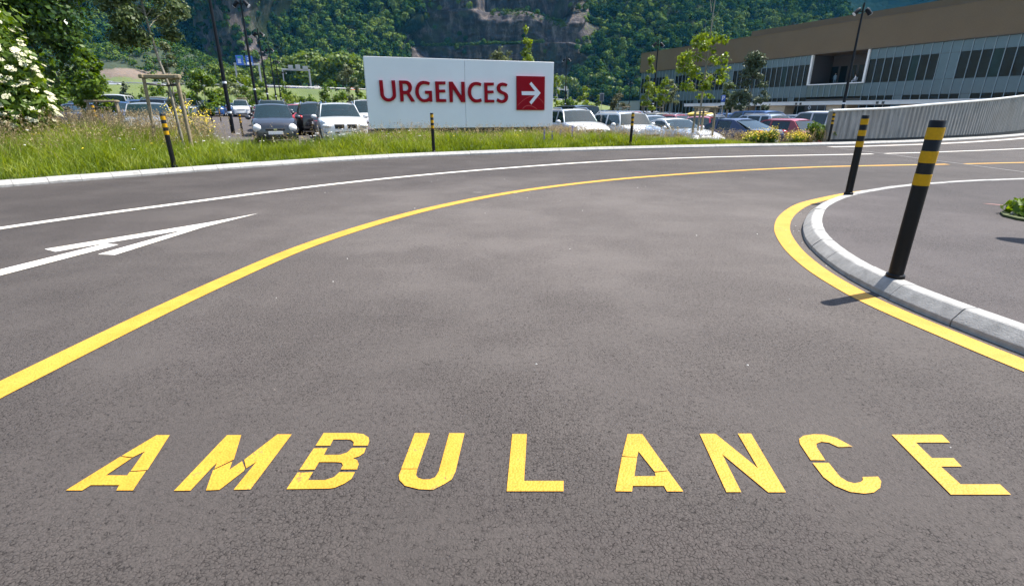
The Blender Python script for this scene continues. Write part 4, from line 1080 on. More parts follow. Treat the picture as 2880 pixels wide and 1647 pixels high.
# brighter bushes behind it
for i, (px_, zc_, h, w, lb) in enumerate(((205, 33, 3.4, 2.2, 'mid green bush under the big dark tree behind the elder shrub'), (120, 40, 4.2, 3.2, 'pale green bush far left behind the elder shrub'), (262, 46, 3.0, 1.6, 'bright bush between the hanging branches and the grass bank'))):
    x, y = spot(px_, zc_); rb = np.random.default_rng(40 + i)
    lm = [(rb.uniform(-w, w) * .7, rb.uniform(-1, 1), h * rb.uniform(.3, .8), w * .5, w * .5, h * .25) for _ in range(8)]
    V, T = lump_cards(lm, 3200, .17, rb)
    tree('bush', lb, 'bush', x, y, lotz(x, y), [([(0, 0, -.2), (0, 0, h * .6)], [.07, .02])], limbs_to(lm, lambda z: (0, 0, z * .4), rb, 5), V, T, M['leaf_mid'], M['bark'], crown_name='foliage')

# --- elder shrub with cream umbels
rng = np.random.default_rng(22)
ex_, ey_ = spot(-30, 12.6)
lumps = [(1.05, -.1, 2.1, .95, .9, .85), (.45, -.2, 3.05, 1.1, 1.1, .9), (1.35, -.2, 1.2, .75, .7, .8), (-.3, -.2, 3.7, 1.0, 1.0, .8), (-.6, 0, 1.5, 2.0, 2.0, 1.5), (-.7, 0, 2.7, 1.5, 1.6, 1.2), (.3, -.3, 1.1, 1.45, 1.4, 1.15), (.75, -.2, .65, 1.0, 1.0, .75), (.1, -.2, 2.05, 1.2, 1.3, 1.0), (-1.3, 0, 3.4, 1.2, 1.3, .9), (.9, .1, 1.35, .85, .9, .75)]
V, T = lump_cards(lumps, 36000, .078, rng, shell=.45, aspect=2.1)
V *= 1.0
el = tree('elder_shrub', 'elder shrub covered in flat cream blossom clusters at the left edge', 'shrub', ex_, ey_, .12, [([(0, 0, -.2), (.1, 0, 1.6), (-.3, 0, 3)], [.09, .06, .02])], limbs_to(lumps, lambda z: (0, 0, z * .5), rng, 7, .03), V, T, M['leaf_mid'], M['bark'], crown_name='foliage')
def umbel_mesh(seed):
    r = np.random.default_rng(seed); k = MB()
    for i in range(46):
        a = r.uniform(0, 6.283); q = math.sqrt(r.uniform(0, 1)) * .074; s = r.uniform(.009, .016); z = .018 - 1.3 * q * q + r.uniform(-.004, .004)
        cx, cy = q * math.cos(a), q * math.sin(a)
        k.poly([(cx - s, cy - s * .4, z), (cx + s * .3, cy - s, z + .002), (cx + s, cy + s * .4, z), (cx - s * .3, cy + s, z + .003)])
    return k.mesh('flower_umbel', [M['umbel']])
UM = [umbel_mesh(i) for i in range(4)]
Ln = np.array(lumps)
cnt = 0
for i in range(4000):
    if cnt >= 300: break
    l = Ln[rng.integers(len(Ln))]; d = rng.normal(size=3); d /= np.linalg.norm(d)
    if d[0] < -.25 or d[1] > .45 or d[2] < -.45: continue
    p = l[:3] + d * l[3:6] * rng.uniform(.93, 1.05)
    if any((((p - q[:3]) / q[3:6]) ** 2).sum() < .72 for q in Ln): continue
    o = bpy.data.objects.new('flower_umbel', UM[cnt % 4]); nrm = Vector((d[0] * .8 + rng.normal() * .15, d[1] * .8 - .15, max(.25, d[2]) + .55)).normalized()
    o.rotation_euler = nrm.to_track_quat('Z', 'Y').to_euler(); s = rng.uniform(.6, 1.15); o.scale = (s, s, s); o.location = p
    link(o, el); cnt += 1

# --- staked slender tree on the verge
def stake_frame(x, y, z, label, h=1.9, w=.95, rz=0.0, parts=True, thick=1.0):
    t = thing('tree_stake_frame', label, 'tree stake', (x, y, z), rz, 'round timber tree stake frames')
    a = [(-w / 2, -.28), (w / 2, -.25), (.05, .52)]
    for (px_, py_) in a:
        k = MB(); k.tube([(px_ * 1.12, py_ * 1.12, -.3), (px_, py_, h)], [.045, .042], 10); k.build('stake', M['wood'], t, smooth=50)
    for i in range(3):
        p, q = np.array(a[i]), np.array(a[(i + 1) % 3]); d = (q - p) / np.linalg.norm(q - p); p2 = p - d * .10; q2 = q + d * .10
        zz = h + .045 + .002 * i
        k = MB(); mid = (p2 + q2) / 2; k.box((*mid, zz), (np.linalg.norm(q2 - p2), .095 * thick, .075 * thick), math.atan2(d[1], d[0]), bev=.018); k.build('cross_rail', M['wood'], t)
    if parts:
        k = MB(); k.tube([(-w / 2, -.28, h - .14), (0, 0, h - .17), (w / 2, -.25, h - .13)], [.022] * 3, 6); k.tube([(.05, .52, h - .14), (0, 0, h - .17)], [.022] * 2, 6); k.build('tie_strap', M['dark'], t)
    return t
sx0, sy0 = spot(489, 14.0, 1)
stake_frame(sx0, sy0, .22, 'large round timber stake frame around the slender tree on the left verge', 1.80, .80, rad(8), thick=1.35)
rng = np.random.default_rng(23)
bend = [(.06, .1, -.2), (.03, .1, .6), (.0, .08, 1.7), (-.12, .08, 2.3), (-.2, .1, 2.9), (-.26, .1, 3.8), (-.24, .1, 5.2)]
lumps = twig_lumps(-.42, .1, 2.75, 5.6, lambda t: .62 + .45 * math.sin(min(1, t * 1.2) * 2.6), 60, rng, (.16, .36))
V, T = lump_cards(lumps, 14000, .064, rng, shell=.8, aspect=1.5)
tree('slender_tree', 'slender pale trunked tree held by the large timber stake frame', 'tree', sx0, sy0, .2, [(bend, [.042, .04, .036, .032, .03, .022, .01])], limbs_to(lumps, lambda z: (-.26, .1, max(2.6, z - .4)), rng, 30, .012), V, T, M['leaf_silver'], M['bark'])
# trailing branch with few leaves to the right
k = MB()
# --- small saplings and young trees
def sapling(px_, zc_, z_top, label, lmat, w=.5, z_low=None, leafn=900, leaf=.09, seed=0, name='young_tree', bare_top=0.0, lean=0.0, cone=None, group=None, bark=None, cat='tree', shell=.75, lump=(.14, .34), nl=26, zbase=None):
    x, y = spot(px_, zc_); z = lotz(x, y) if zbase is None else zbase
    h = z_top - z; r = np.random.default_rng(100 + seed)
    lo = (z_low - z) if z_low is not None else h * .3
    fn = cone or (lambda t: w * (.45 + .75 * math.sin(math.pi * min(1, .15 + t * .8))))
    lm = twig_lumps(0, 0, lo, h - bare_top, fn, nl, r, lump)
    lm += [(lean * .8, 0, h - bare_top - .1, lump[0], lump[0], lump[1])]
    V, T = lump_cards(lm, leafn, leaf, r, shell=shell, aspect=1.5)
    tr = [([(0, 0, -.3), (lean * .3, 0, h * .4), (lean * .7, .0, h * .75), (lean, 0, h)], [.045, .036, .022, .006])]
    li = limbs_to(lm, lambda zz: (lean * zz / h, 0, max(lo * .8, zz - .3)), r, 14, .013)
    if bare_top:
        for i in range(9):
            a = r.uniform(0, 6.28); zz = h - bare_top * r.uniform(.2, 1.1); L = r.uniform(.2, .5)
            li.append(([(0, 0, zz), (L * .5 * math.cos(a), L * .5 * math.sin(a), zz + .25), (L * .7 * math.cos(a), L * .7 * math.sin(a), zz + .65)], [.009, .006, .002]))
    return tree(name, label, cat, x, y, z, tr, li, V, T, lmat, bark or M['bark'], group)
# right staked tree
x, y = spot(1970, 21); stake_frame(x, y, lotz(x, y) + .05, 'timber stake frame around the young tree before the white coupe', 1.72, .74, rad(-12))
sapling(1958, 21.2, 6.0, 'young tree with bright leaves and bare top twigs before the hospital', M['leaf_bright'], .88, 1.55, 2500, .08, 1, bare_top=2.0, lean=.10, nl=56, lump=(.12, .32))
x, y = spot(329, 19.4); stake_frame(x, y, lotz(x, y) + .1, 'small timber stake frame beside the silver estate car at left', 1.32, .95, rad(5))
sapling(300, 19.6, 3.2, 'dense leafy small tree by the left stake frame', M['leaf_mid'], .5, 1.1, 2200, .1, 2, nl=30)
for i, (px_, zc_, h, lb) in enumerate(((523, 34, 2.0, 'timber stake frame in the car park right of the slender tree'), (692, 62, 2.0, 'low timber stake frame among the far left car rows'), (1755, 60, 2.1, 'timber stake frame before the grey annex'), (1812, 50, 2.1, 'timber stake frame left of the hospital facade, under the yellow green tree'), (2026, 48, 2.1, 'timber stake frame under the blue parking sign'), (2101, 34, 1.75, 'timber stake frame under the pine before the canopy'), (1850, 56, 2.1, 'timber stake frame below the thin grey green tree'))):
    x, y = spot(px_, zc_); stake_frame(x, y, lotz(x, y), lb, h, 1.0, rad(10 * i), parts=False)
sapling(1816, 50, 5.9, 'yellow green young tree at the far end of the hospital', M['leaf_bright'], .85, 1.4, 2200, .13, 3, lump=(.2, .45), cone=lambda t: .95 * (1.05 - t) ** .8)
sapling(1862, 51, 4.3, 'small yellow green tree beside the right hand lamp post', M['leaf_bright'], .55, 1.7, 900, .13, 4, lump=(.18, .36))
sapling(1880, 56, 4.2, 'thin grey green tree before the glass facade', M['leaf_grey'], .6, 1.6, 900, .13, 5, lump=(.2, .4))
sapling(2038, 46, 3.4, 'pale feathery tree right of the parking sign', M['leaf_silver'], .6, 1.5, 900, .13, 6, lump=(.2, .4))
sapling(2096, 34, 4.6, 'dark green pine before the hospital canopy', M['leaf_pine'], .8, 1.35, 6500, .10, 7, name='pine_tree', cone=lambda t: 1.25 * (1.1 - t) ** .75, lump=(.2, .46), nl=54, bark=M['bark_dark'])
sapling(1737, 62, 3.1, 'dark olive shrub before the grey annex', M['leaf_olive'], 1.0, -.3, 1500, .17, 8, name='shrub', cat='shrub', lump=(.3, .6))
sapling(1477, 40, 7.0, 'bright green treetop rising above the URGENCES sign', M['leaf_bright'], .7, 2.4, 1400, .12, 9, lump=(.2, .42), cone=lambda t: .85 * (1.1 - t) ** .8)
sapling(1410, 95, 11.2, 'grey green treetop just over the top edge of the URGENCES sign', M['leaf_grey'], 2.0, 2.0, 1500, .3, 10, lump=(.6, 1.1))
sapling(1562, 58, 4.8, 'sparse bright sapling beside the right end of the sign', M['leaf_bright'], .5, 1.5, 500, .14, 11, lump=(.16, .3))
sapling(1640, 92, 4.9, 'bright green bushy tree on the grass bank right of the sign', M['leaf_bright'], 1.25, .3, 1500, .24, 12, lump=(.4, .7))
sapling(1679, 80, 3.4, 'slim dark sapling beside the grey information board', M['leaf_mid'], .4, .2, 500, .16, 13, lump=(.16, .3))
sapling(511, 30, 4.7, 'slim yellow green sapling right of the slender tree', M['leaf_grey'], .42, 1.0, 1500, .09, 14, lump=(.14, .28))
sapling(372, 70, 4.6, 'small dark conical tree before the earth bank at left', M['leaf_pine'], .9, .8, 1000, .2, 15, name='conical_tree', cone=lambda t: 1.4 * (1.02 - t), lump=(.3, .5), bark=M['bark_dark'])
sapling(590, 58, 5.0, 'big round dark green bush left of the near lamp post', M['leaf_mid'], 1.5, .6, 4200, .19, 16, name='bush', cat='bush', lump=(.5, .8), nl=22)
sapling(985, 88, 8.2, 'grey feathery young tree left of the sign before the highway', M['leaf_grey'], 1.5, 1.6, 1500, .26, 17, lump=(.4, .8))
sapling(941, 84, 5.4, 'dark green shrub above the white four wheel drive', M['leaf_mid'], 1.7, 1.5, 1800, .24, 18, name='shrub', cat='shrub', lump=(.5, .8))
hedge = ((556, 74, 3.6, 1.5, 'leaf_mid', 'low dark shrub left of the round bush'), (523, 70, 3.4, 1.6, 'leaf_mid', 'low shrub behind the slim sapling'), (628, 70, 3.6, 1.1, 'leaf_bright', 'bright shrub just right of the round bush'), (660, 84, 5.2, 2.3, 'leaf_grey', 'olive grey shrub behind the near lamp post'), (694, 88, 6.6, 2.6, 'leaf_bright', 'tall bright shrub left of the second lamp post'), (718, 86, 5.4, 1.8, 'leaf_mid', 'green shrub right behind the second lamp post'), (745, 92, 5.8, 2.2, 'leaf_mid', 'green shrub left of the third lamp post'), (800, 96, 4.4, 2.4, 'leaf_bright', 'low bright shrub behind the third lamp post'), (838, 92, 3.6, 2.2, 'leaf_bright', 'low bright shrub between the lamp posts and the black car'), (880, 90, 3.4, 2.3, 'leaf_mid', 'low shrub behind the black car with the red tail light'), (1012, 90, 4.0, 1.8, 'leaf_mid', 'shrub against the left end of the sign'), (810, 98, 6.2, 1.0, 'leaf_mid', 'narrow dark tree beside the fifth lamp post'), (1600, 86, 3.0, 1.5, 'leaf_mid', 'dark low bush left of the bright bushy tree'), (470, 76, 4.6, 2.4, 'leaf_mid', 'dark shrub behind the large stake frame'), (420, 80, 4.4, 2.2, 'leaf_mid', 'dark shrub left of the large stake frame'))
for i, (px_, zc_, zt2, w, lm_, lb) in enumerate(hedge):
    sapling(px_, zc_, zt2, lb, M[lm_], w, .4, 1700, .22, 30 + i, name='shrub', cat='shrub', lump=(.45, .8), nl=20, group='shrubs along the end of the car park')

# --- roadside trees beyond the highway, each a thing; three shared meshes
ORD = ['first', 'second', 'third', 'fourth', 'fifth', 'sixth', 'seventh', 'eighth', 'ninth', 'tenth', 'eleventh', 'twelfth', 'thirteenth', 'fourteenth', 'fifteenth', 'sixteenth', 'seventeenth', 'eighteenth', 'nineteenth', 'twentieth', 'last']
def far_tree_meshes():
    out = []
    for s in range(4):
        r = np.random.default_rng(60 + s); lm = []
        for i in range(11):
            a = r.uniform(0, 6.28); q = r.uniform(0, .62); lm.append((q * math.cos(a) * 5, q * math.sin(a) * 5, r.uniform(5.2, 11.8), r.uniform(1.7, 2.9), r.uniform(1.7, 2.9), r.uniform(1.5, 2.5)))
        lm.append((0, 0, 8.5, 3.2, 3.2, 4.6))
        V, T = lump_cards(lm, 1700, .78, r, shell=.35, aspect=1.35, jit=.4)
        crown = quads('crown', V, T, M['leaf_tree_far']); me1 = crown.data; bpy.data.objects.remove(crown)
        k = MB(); k.tube([(0, 0, -.5), (.2, 0, 4), (0, 0, 9)], [.35, .28, .1], 7)
        for i in range(5): k.tube([(0, 0, 3 + i * .7), tuple(np.array(lm[i][:3]) * .9)], [.15, .05], 5)
        out.append((me1, k.mesh('trunk', [M['bark_dark']], 60)))
    return out
FT = far_tree_meshes()
def far_tree(px_, zc_, ztop, label, z0, i, group, wide=1.0):
    x, y = spot(px_, zc_, z0)
    t = thing('roadside_tree', label, 'tree', (x, y, z0), random.uniform(0, 6.28), group)
    s = (ztop - z0) / 13.6; t.scale = (s * wide, s * wide, s)
    link(bpy.data.objects.new('crown', FT[i % 4][0]), t); link(bpy.data.objects.new('trunk', FT[i % 4][1]), t)
rowA = [(612, 206, 19.5), (642, 214, 18.0), (668, 222, 19.5), (695, 214, 17.5), (722, 220, 19), (748, 226, 18.5), (772, 232, 21), (800, 236, 24.0), (826, 240, 26), (850, 236, 25), (874, 232, 26.5), (898, 236, 27), (922, 238, 25.5), (946, 242, 26.5), (968, 238, 27), (990, 244, 26), (1012, 240, 23), (1034, 246, 24), (1056, 250, 25), (1082, 256, 24), (1110, 262, 24)]
for i, (px_, zc_, zt2) in enumerate(rowA):
    far_tree(px_, zc_, zt2, 'bushy green tree beyond the highway, %s from the left of its row' % ORD[i], 7.2, i, 'trees beyond the highway', 1.12)
rowB = [(1562, 446, 33), (1588, 452, 32), (1612, 440, 30), (1634, 456, 33), (1658, 446, 34), (1684, 452, 35), (1708, 438, 32), (1732, 450, 33), (1758, 444, 31), (1784, 450, 34), (1808, 456, 33), (1832, 446, 31), (1856, 450, 33), (1540, 450, 32), (1515, 446, 30)]
for i, (px_, zc_, zt2) in enumerate(sorted(rowB)):
    far_tree(px_, zc_, zt2 * .93, 'hazy tree below the mountain right of the sign, %s from the left' % ORD[i], 6.5, i + 1, 'far trees below the mountain', 1.0)
# poplar-like bush with dark stem left of the first gantry handled by the row above

# ------------------------------------------------------------------ cars
def carpaint(name, col, metal=.0, rough=.28):
    m, nt, b = new_mat('paint_' + name)
    n = noise(nt, 2.5, 4, .6, objvec(nt)); 
    r = ramp(nt, n.outputs['Fac'], [(.35, tuple(c * .93 for c in col)), (.7, col)]); nt.links.new(r.outputs[0], b.inputs['Base Color'])
    b.inputs['Roughness'].default_value = rough; b.inputs['Metallic'].default_value = metal
    b.inputs['Coat Weight'].default_value = .8; b.inputs['Coat Roughness'].default_value = .05
    return m
PAINT = {'white': carpaint('white', (.56, .57, .58)), 'silver': carpaint('silver', (.42, .44, .46), .55), 'grey': carpaint('grey', (.14, .15, .16), .4), 'charcoal': carpaint('charcoal', (.032, .036, .045), .2), 'black': carpaint('black', (.010, .010, .012)), 'navy': carpaint('navy', (.012, .022, .075), .25), 'red': carpaint('red', (.34, .012, .014)), 'crimson': carpaint('crimson', (.25, .01, .022)), 'blue': carpaint('blue', (.03, .09, .26), .2), 'yellow': carpaint('yellow', (.74, .52, .08)), 'beige': carpaint('beige', (.46, .42, .36), .3), 'orange': carpaint('orange', (.42, .09, .02))}

def ellipsoid(c, s, n=10, m=7, rz=0.0):
    k = MB(); rows = []
    for i in range(m + 1):
        ph = -math.pi / 2 + math.pi * i / m
        rows.append([(s[0] * math.cos(ph) * math.cos(2 * math.pi * j / n), s[1] * math.cos(ph) * math.sin(2 * math.pi * j / n), s[2] * math.sin(ph)) for j in range(n)])
    co, si = math.cos(rz), math.sin(rz)
    k.grid([[(c[0] + x * co - y * si, c[1] + x * si + y * co, c[2] + z) for x, y, z in r] for r in rows], closed=True)
    return k

KINDS_ = dict(
    suv=dict(L=4.65, W=1.88, H=1.64, zf=.86, zc=1.08, zb=1.02, zd=1.03, xA=.98, xB=.30, xC=-1.75, xD=-2.16, R=.37, xf=1.42, xr=-1.39, rails=1, kidney=1, seg=3),
    mini=dict(L=4.10, W=1.79, H=1.56, zf=.83, zc=1.04, zb=.98, zd=1.0, xA=.92, xB=.48, xC=-1.62, xD=-1.94, R=.34, xf=1.28, xr=-1.31, rails=1, seg=2, round=.8),
    hatch=dict(L=4.05, W=1.74, H=1.46, zf=.72, zc=.97, zb=.92, zd=.93, xA=.95, xB=.18, xC=-1.35, xD=-1.84, R=.31, xf=1.24, xr=-1.26, seg=2),
    small=dict(L=3.72, W=1.66, H=1.54, zf=.74, zc=.99, zb=.93, zd=.96, xA=1.0, xB=.30, xC=-1.1, xD=-1.70, R=.29, xf=1.16, xr=-1.24, seg=2, round=1.25),
    wagon=dict(L=4.72, W=1.80, H=1.47, zf=.70, zc=.96, zb=.91, zd=.94, xA=.98, xB=.15, xC=-1.75, xD=-2.22, R=.32, xf=1.42, xr=-1.36, rails=1, seg=3),
    sedan=dict(L=4.70, W=1.84, H=1.43, zf=.68, zc=.94, zb=.90, zd=1.0, xA=1.05, xB=.20, xC=-.85, xD=-1.75, R=.33, xf=1.42, xr=-1.42, seg=2),
    coupe=dict(L=4.45, W=1.84, H=1.37, zf=.68, zc=.93, zb=.90, zd=.98, xA=.80, xB=.02, xC=-.80, xD=-1.85, R=.33, xf=1.36, xr=-1.30, seg=1),
    van=dict(L=4.5, W=1.84, H=1.86, zf=.90, zc=1.18, zb=1.06, zd=1.08, xA=1.25, xB=.62, xC=-2.02, xD=-2.16, R=.32, xf=1.38, xr=-1.32, seg=3),
    pickup=dict(L=4.9, W=1.86, H=1.74, zf=.92, zc=1.12, zb=1.06, zd=1.06, xA=1.05, xB=.5, xC=-1.95, xD=-2.28, R=.38, xf=1.5, xr=-1.4, rails=1, seg=3))

def build_car_parts(p):
    """list of (part name, mesh, is_painted, parent part or None)"""
    L, W, H, zf, zc, zb, zd, xA, xB, xC, xD, R = [p[k] for k in ('L', 'W', 'H', 'zf', 'zc', 'zb', 'zd', 'xA', 'xB', 'xC', 'xD', 'R')]
    out = []
    hw = W / 2
    xs_ = sorted(set([L / 2, L / 2 - .015, L / 2 - .06, L / 2 - .16, L / 2 - .35, xA, xA + .25, 0, xD, -L / 2, -L / 2 + .015, -L / 2 + .06, -L / 2 + .18] + [round(xw + (R + .065) * q, 4) for xw in (p['xf'], p['xr']) for q in (-1.001, -.999, -.94, -.75, -.45, 0, .45, .75, .94, .999, 1.001)]), reverse=True)
    def wid(x): return hw * (1 - .24 * abs(2 * x / L) ** 7 - .03 * (1 - abs(2 * x / L)) * 0)
    def top(x):
        if x > xA: 
            t = (x - xA) / (L / 2 - xA); return zc + (zf - zc) * t ** 1.7 - (.13 * max(0, (t - .93) / .07) ** 2)
        if x > xD: return zc + (zb - zc) * min(1, (xA - x) / .5) + (zd - zb) * max(0, (0 - x) / (0 - xD)) ** 2
        t = (xD - x) / max(.05, xD + L / 2); return zd - .05 * t - .16 * max(0, (t - .8) / .2) ** 2
    def bot(x):
        z = .20 + .10 * max(0, (abs(2 * x / L) - .93) / .07)
        for xw in (p['xf'], p['xr']):
            q = (R + .065) ** 2 - (x - xw) ** 2
            if q > 0: z = max(z, R * .98 + math.sqrt(q))
        return z
    k = MB(); rows = []
    for x in xs_:
        w, zt, zbm = wid(x), top(x), bot(x); h = zt - zbm
        half = [(0, zbm), (.82 * w, zbm), (.96 * w, zbm + min(.05, .2 * h)), (w, zbm + .33 * h), (w * 1.0, zbm + .62 * h), (.975 * w, zt - .09 if h > .3 else zbm + .8 * h), (.925 * w, zt - .018), (.80 * w, zt + .004), (.4 * w, zt + .022), (0, zt + .028)]
        row = [(x, y, z) for y, z in half] + [(x, -y, z) for y, z in half[-2:0:-1]]
        rows.append(row)
    k.grid(rows, closed=True); k.poly(rows[0]); k.poly(rows[-1][::-1])
    out.append(('body', k.mesh('body', [PAINT['white']], 42), 1, None))
    wb, wr = hw * .885, hw * .70
    zside = zb - .01
    def ymap(z): return wb + (wr - wb) * max(0, (z - zside) / (H - zside)) ** 1.15
    # greenhouse side frames with window holes
    A = (xA - .02, zside); B1 = (xB + .08, H - .10); B2 = (xB - .12, H - .055); C1 = (xC + .2, H - .065); C2 = (xC - .02, H - .12); D = (xD + .03, zside)
    outline = [A, B1, B2, C1, C2, D]
    xm = (xA + xC) / 2 - .02
    def lerp_top(x):
        for (x0, z0_), (x1, z1_) in zip(outline, outline[1:]):
            if x1 <= x <= x0 and x0 != x1: return z0_ + (z1_ - z0_) * (x0 - x) / (x0 - x1)
        return H - .06
    fr_ = .055
    zlow = zside + .035
    def win(x1, x2, n=6):
        """window between x1 (front) and x2 (rear) under the roof line"""
        up = []
        for x in np.linspace(x1, x2, n): up.append((x, max(zlow + .02, lerp_top(x) - fr_)))
        return [(x1, zlow)] + up + [(x2, zlow)]
    seg = p['seg']
    xfront = xA - .20; xrear = xD + (.22 if seg < 3 else .12)
    if p.get('seg') == 1: cuts = [(xfront, xm - .55)]; cuts += [(xm - .64, min(xC + .05, xm - .7) - .25)]
    elif seg == 2: cuts = [(xfront, xm + .04), (xm - .05, xC + .16)]
    else: cuts = [(xfront, xm + .30), (xm + .21, xm - .62), (xm - .72, xC + .14)]
    for sd in (1, -1):
        holes = [win(a, b2) for a, b2 in cuts]
        o = flat_fill([outline] + holes, lambda x, y, kk, sd=sd: (x, sd * (ymap(y) - kk), y), 'cabin_frame', PAINT['white'], None, .035)
        me_ = o.data; bpy.data.objects.remove(o); out.append(('cabin_frame', me_, 1, None))
        for hpoly in holes:
            o = flat_fill([hpoly], lambda x, y, kk, sd=sd: (x, sd * (ymap(y) - .018 - kk), y), 'side_window', M['glass'], None, .004)
            me_ = o.data; bpy.data.objects.remove(o); out.append(('side_window', me_, 0, None))
    # roof
    k = MB(); ts = np.linspace(-1, 1, 11); xr_ = np.linspace(xB + .06, xC - .03, 9)
    def roofz(x, t): 
        e = max(0, (x - (xB - .25)) / .31); e2 = max(0, ((xC + .25) - x) / .28)
        return H - .058 * abs(t) ** 2.6 - .05 * min(1, e) ** 2 - .06 * min(1, e2) ** 2
    k.grid([[(x, t * (wr + .012), roofz(x, t)) for t in ts] for x in xr_]); k.grid([[(x, t * (wr + .012), roofz(x, t) - .045) for t in ts] for x in xr_])
    for t in (-1, 1): k.grid([[(x, t * (wr + .012), roofz(x, t)) for x in xr_], [(x, t * (wr + .012), roofz(x, t) - .045) for x in xr_]])
    for x in (xr_[0], xr_[-1]): k.grid([[(x, t * (wr + .012), roofz(x, t)) for t in ts], [(x, t * (wr + .012), roofz(x, t) - .045) for t in ts]])
    out.append(('roof', k.mesh('roof', [PAINT['white']], 40), 1, None))
    # windscreen and rear window
    def screen(xb, zb_, xt, zt_, bulge):
        k = MB()
        k.grid([[(xb + (xt - xb) * s + bulge * (1 - t * t) * (1 - .5 * s), t * ((wb - .035) + ((wr - .02) - (wb - .035)) * s), zb_ + (zt_ - zb_) * s) for t in np.linspace(-1, 1, 9)] for s in np.linspace(0, 1, 5)])
        return k
    out.append(('windscreen', screen(xA, zc - .005, xB + .05, H - .075, .07).mesh('windscreen', [M['glass']], 60), 0, None))
    out.append(('rear_window', screen(xD, zd + .0, xC - .02, H - .10, -.05).mesh('rear_window', [M['glass']], 60), 0, None))
    # wheels
    k = MB(); k.grid([[(r * math.cos(a), y, r * math.sin(a)) for a in np.arange(20) * math.pi / 10] for y, r in ((-.10, R * .62), (-.105, R * .9), (-.08, R), (.08, R), (.105, R * .9), (.10, R * .62))], closed=True); tm = k.mesh('tyre', [M['tyre']], 50)
    k = MB(); k.grid([[(r * math.cos(a), y, r * math.sin(a)) for a in np.arange(20) * math.pi / 10] for y, r in ((.095, R * .63), (.10, R * .60), (.06, R * .57))], closed=True); k.grid([[(r * math.cos(a), y, r * math.sin(a)) for a in np.arange(20) * math.pi / 10] for y, r in ((-.095, R * .63), (-.10, R * .60), (-.06, R * .57))], closed=True)
    for y in (.085, -.085):
        for i in range(5):
            a = i * 2 * math.pi / 5; c_, s_ = math.cos(a), math.sin(a); t_ = .045
            k.poly([(R * .1 * c_ - t_ * s_, y, R * .1 * s_ + t_ * c_), (R * .60 * c_ - t_ * 1.3 * s_, y, R * .60 * s_ + t_ * 1.3 * c_), (R * .60 * c_ + t_ * 1.3 * s_, y, R * .60 * s_ - t_ * 1.3 * c_), (R * .1 * c_ + t_ * s_, y, R * .1 * s_ - t_ * c_)])
        k.poly([(R * .14 * math.cos(a), y * 1.02, R * .14 * math.sin(a)) for a in np.arange(10) * math.pi / 5])
    rm_ = k.mesh('rim', [M['rim']], 40)
    dk = MB(); dk.poly([(R * .6 * math.cos(a), .05, R * .6 * math.sin(a)) for a in np.arange(16) * math.pi / 8]); dk.poly([(R * .6 * math.cos(a), -.05, R * .6 * math.sin(a)) for a in np.arange(16) * math.pi / 8])
    dm = dk.mesh('brake_disc', [M['black_trim']])
    for xw in (p['xf'], p['xr']):
        for sd in (1, -1):
            T_ = Matrix.Translation((xw, sd * (hw - .125), R))
            out.append(('wheel', [(tm, None), (rm_, 'rim'), (dm, 'brake_disc')], 0, T_))
    # lamps, grille, plates, mirrors, seats
    rd = p.get('round', 0)
    for sd in (1, -1):
        xh = L / 2 - .24
        s = (.22, .19, .085) if not rd else (.20, .16 * rd, .14 * rd)
        k = ellipsoid((L / 2 - (.155 if not rd else .17), sd * (hw * .72), zf - (.10 if not rd else .12)), s, 12, 8, -sd * rad(32)); out.append(('headlight', k.mesh('headlight', [M['headlight']], 60), 0, None))
        k = ellipsoid((-L / 2 + .13, sd * hw * .80, zd - .14), (.15, .16, .11), 10, 6, sd * rad(25)); out.append(('tail_light', k.mesh('tail_light', [M['taillight']], 60), 0, None))
        k = ellipsoid((xA - .28, sd * (hw + .09), zb + .075), (.07, .12, .085), 10, 6); out.append(('mirror', k.mesh('mirror', [PAINT['white']], 60), 1, None))
        k = MB(); k.box((0, sd * (hw * .985), .27), (p['xf'] - p['xr'] - 2 * R - .2, .05, .12), bev=.02); out.append(('sill_trim', k.mesh('sill_trim', [M['black_trim']]), 0, None))
        for xh in (xm + .18, xm - .62): 
            k = MB(); k.box((xh, sd * (hw * .992), zb - .13), (.16, .035, .03), bev=.008); out.append(('door_handle', k.mesh('door_handle', [PAINT['white']]), 1, None))
        if p.get('rails'):
            k = MB(); k.tube([(xB - .1, sd * (wr - .03), H - .05), (xB - .3, sd * (wr - .03), H + .035), (xC + .3, sd * (wr - .03), H + .03), (xC + .1, sd * (wr - .03), H - .06)], .018, 6); out.append(('roof_rail', k.mesh('roof_rail', [M['chrome']], 60), 0, None))
    if p.get('kidney'):
        for sd in (1, -1):
            k = MB(); k.box((L / 2 - .035, sd * .235, zf - .13), (.09, .40, .20), bev=.035); out.append(('grille', k.mesh('grille', [M['black_trim']]), 0, None))
            k = ellipsoid((L / 2 - .10, sd * hw * .74, .52), (.09, .075, .06), 12, 6); out.append(('fog_lamp', k.mesh('fog_lamp', [M['black_trim']], 60), 0, None))
            k = MB(); k.box((L / 2 - .10, sd * hw * .66, .36), (.16, .36, .12), rz=-sd * rad(22), bev=.03); out.append(('air_intake', k.mesh('air_intake', [M['black_trim']]), 0, None))
        k = MB(); k.box((L / 2 - .01, 0, .52), (.05, .85, .05), bev=.015); k.box((L / 2 - .03, 0, .31), (.06, .9, .10), bev=.02); out.append(('air_intake', k.mesh('air_intake', [M['black_trim']]), 0, None))
    else:
        k = MB(); k.box((L / 2 - .02, 0, zf - .17), (.06, hw * .85, .10), bev=.02); k.box((L / 2 - .015, 0, .36), (.05, hw * 1.25, .13), bev=.03); out.append(('grille', k.mesh('grille', [M['black_trim']]), 0, None))
        k = MB(); k.box((L / 2 + .013, 0, zf - .17), (.008, .12, .06)); out.append(('badge', k.mesh('badge', [M['chrome']]), 0, None))
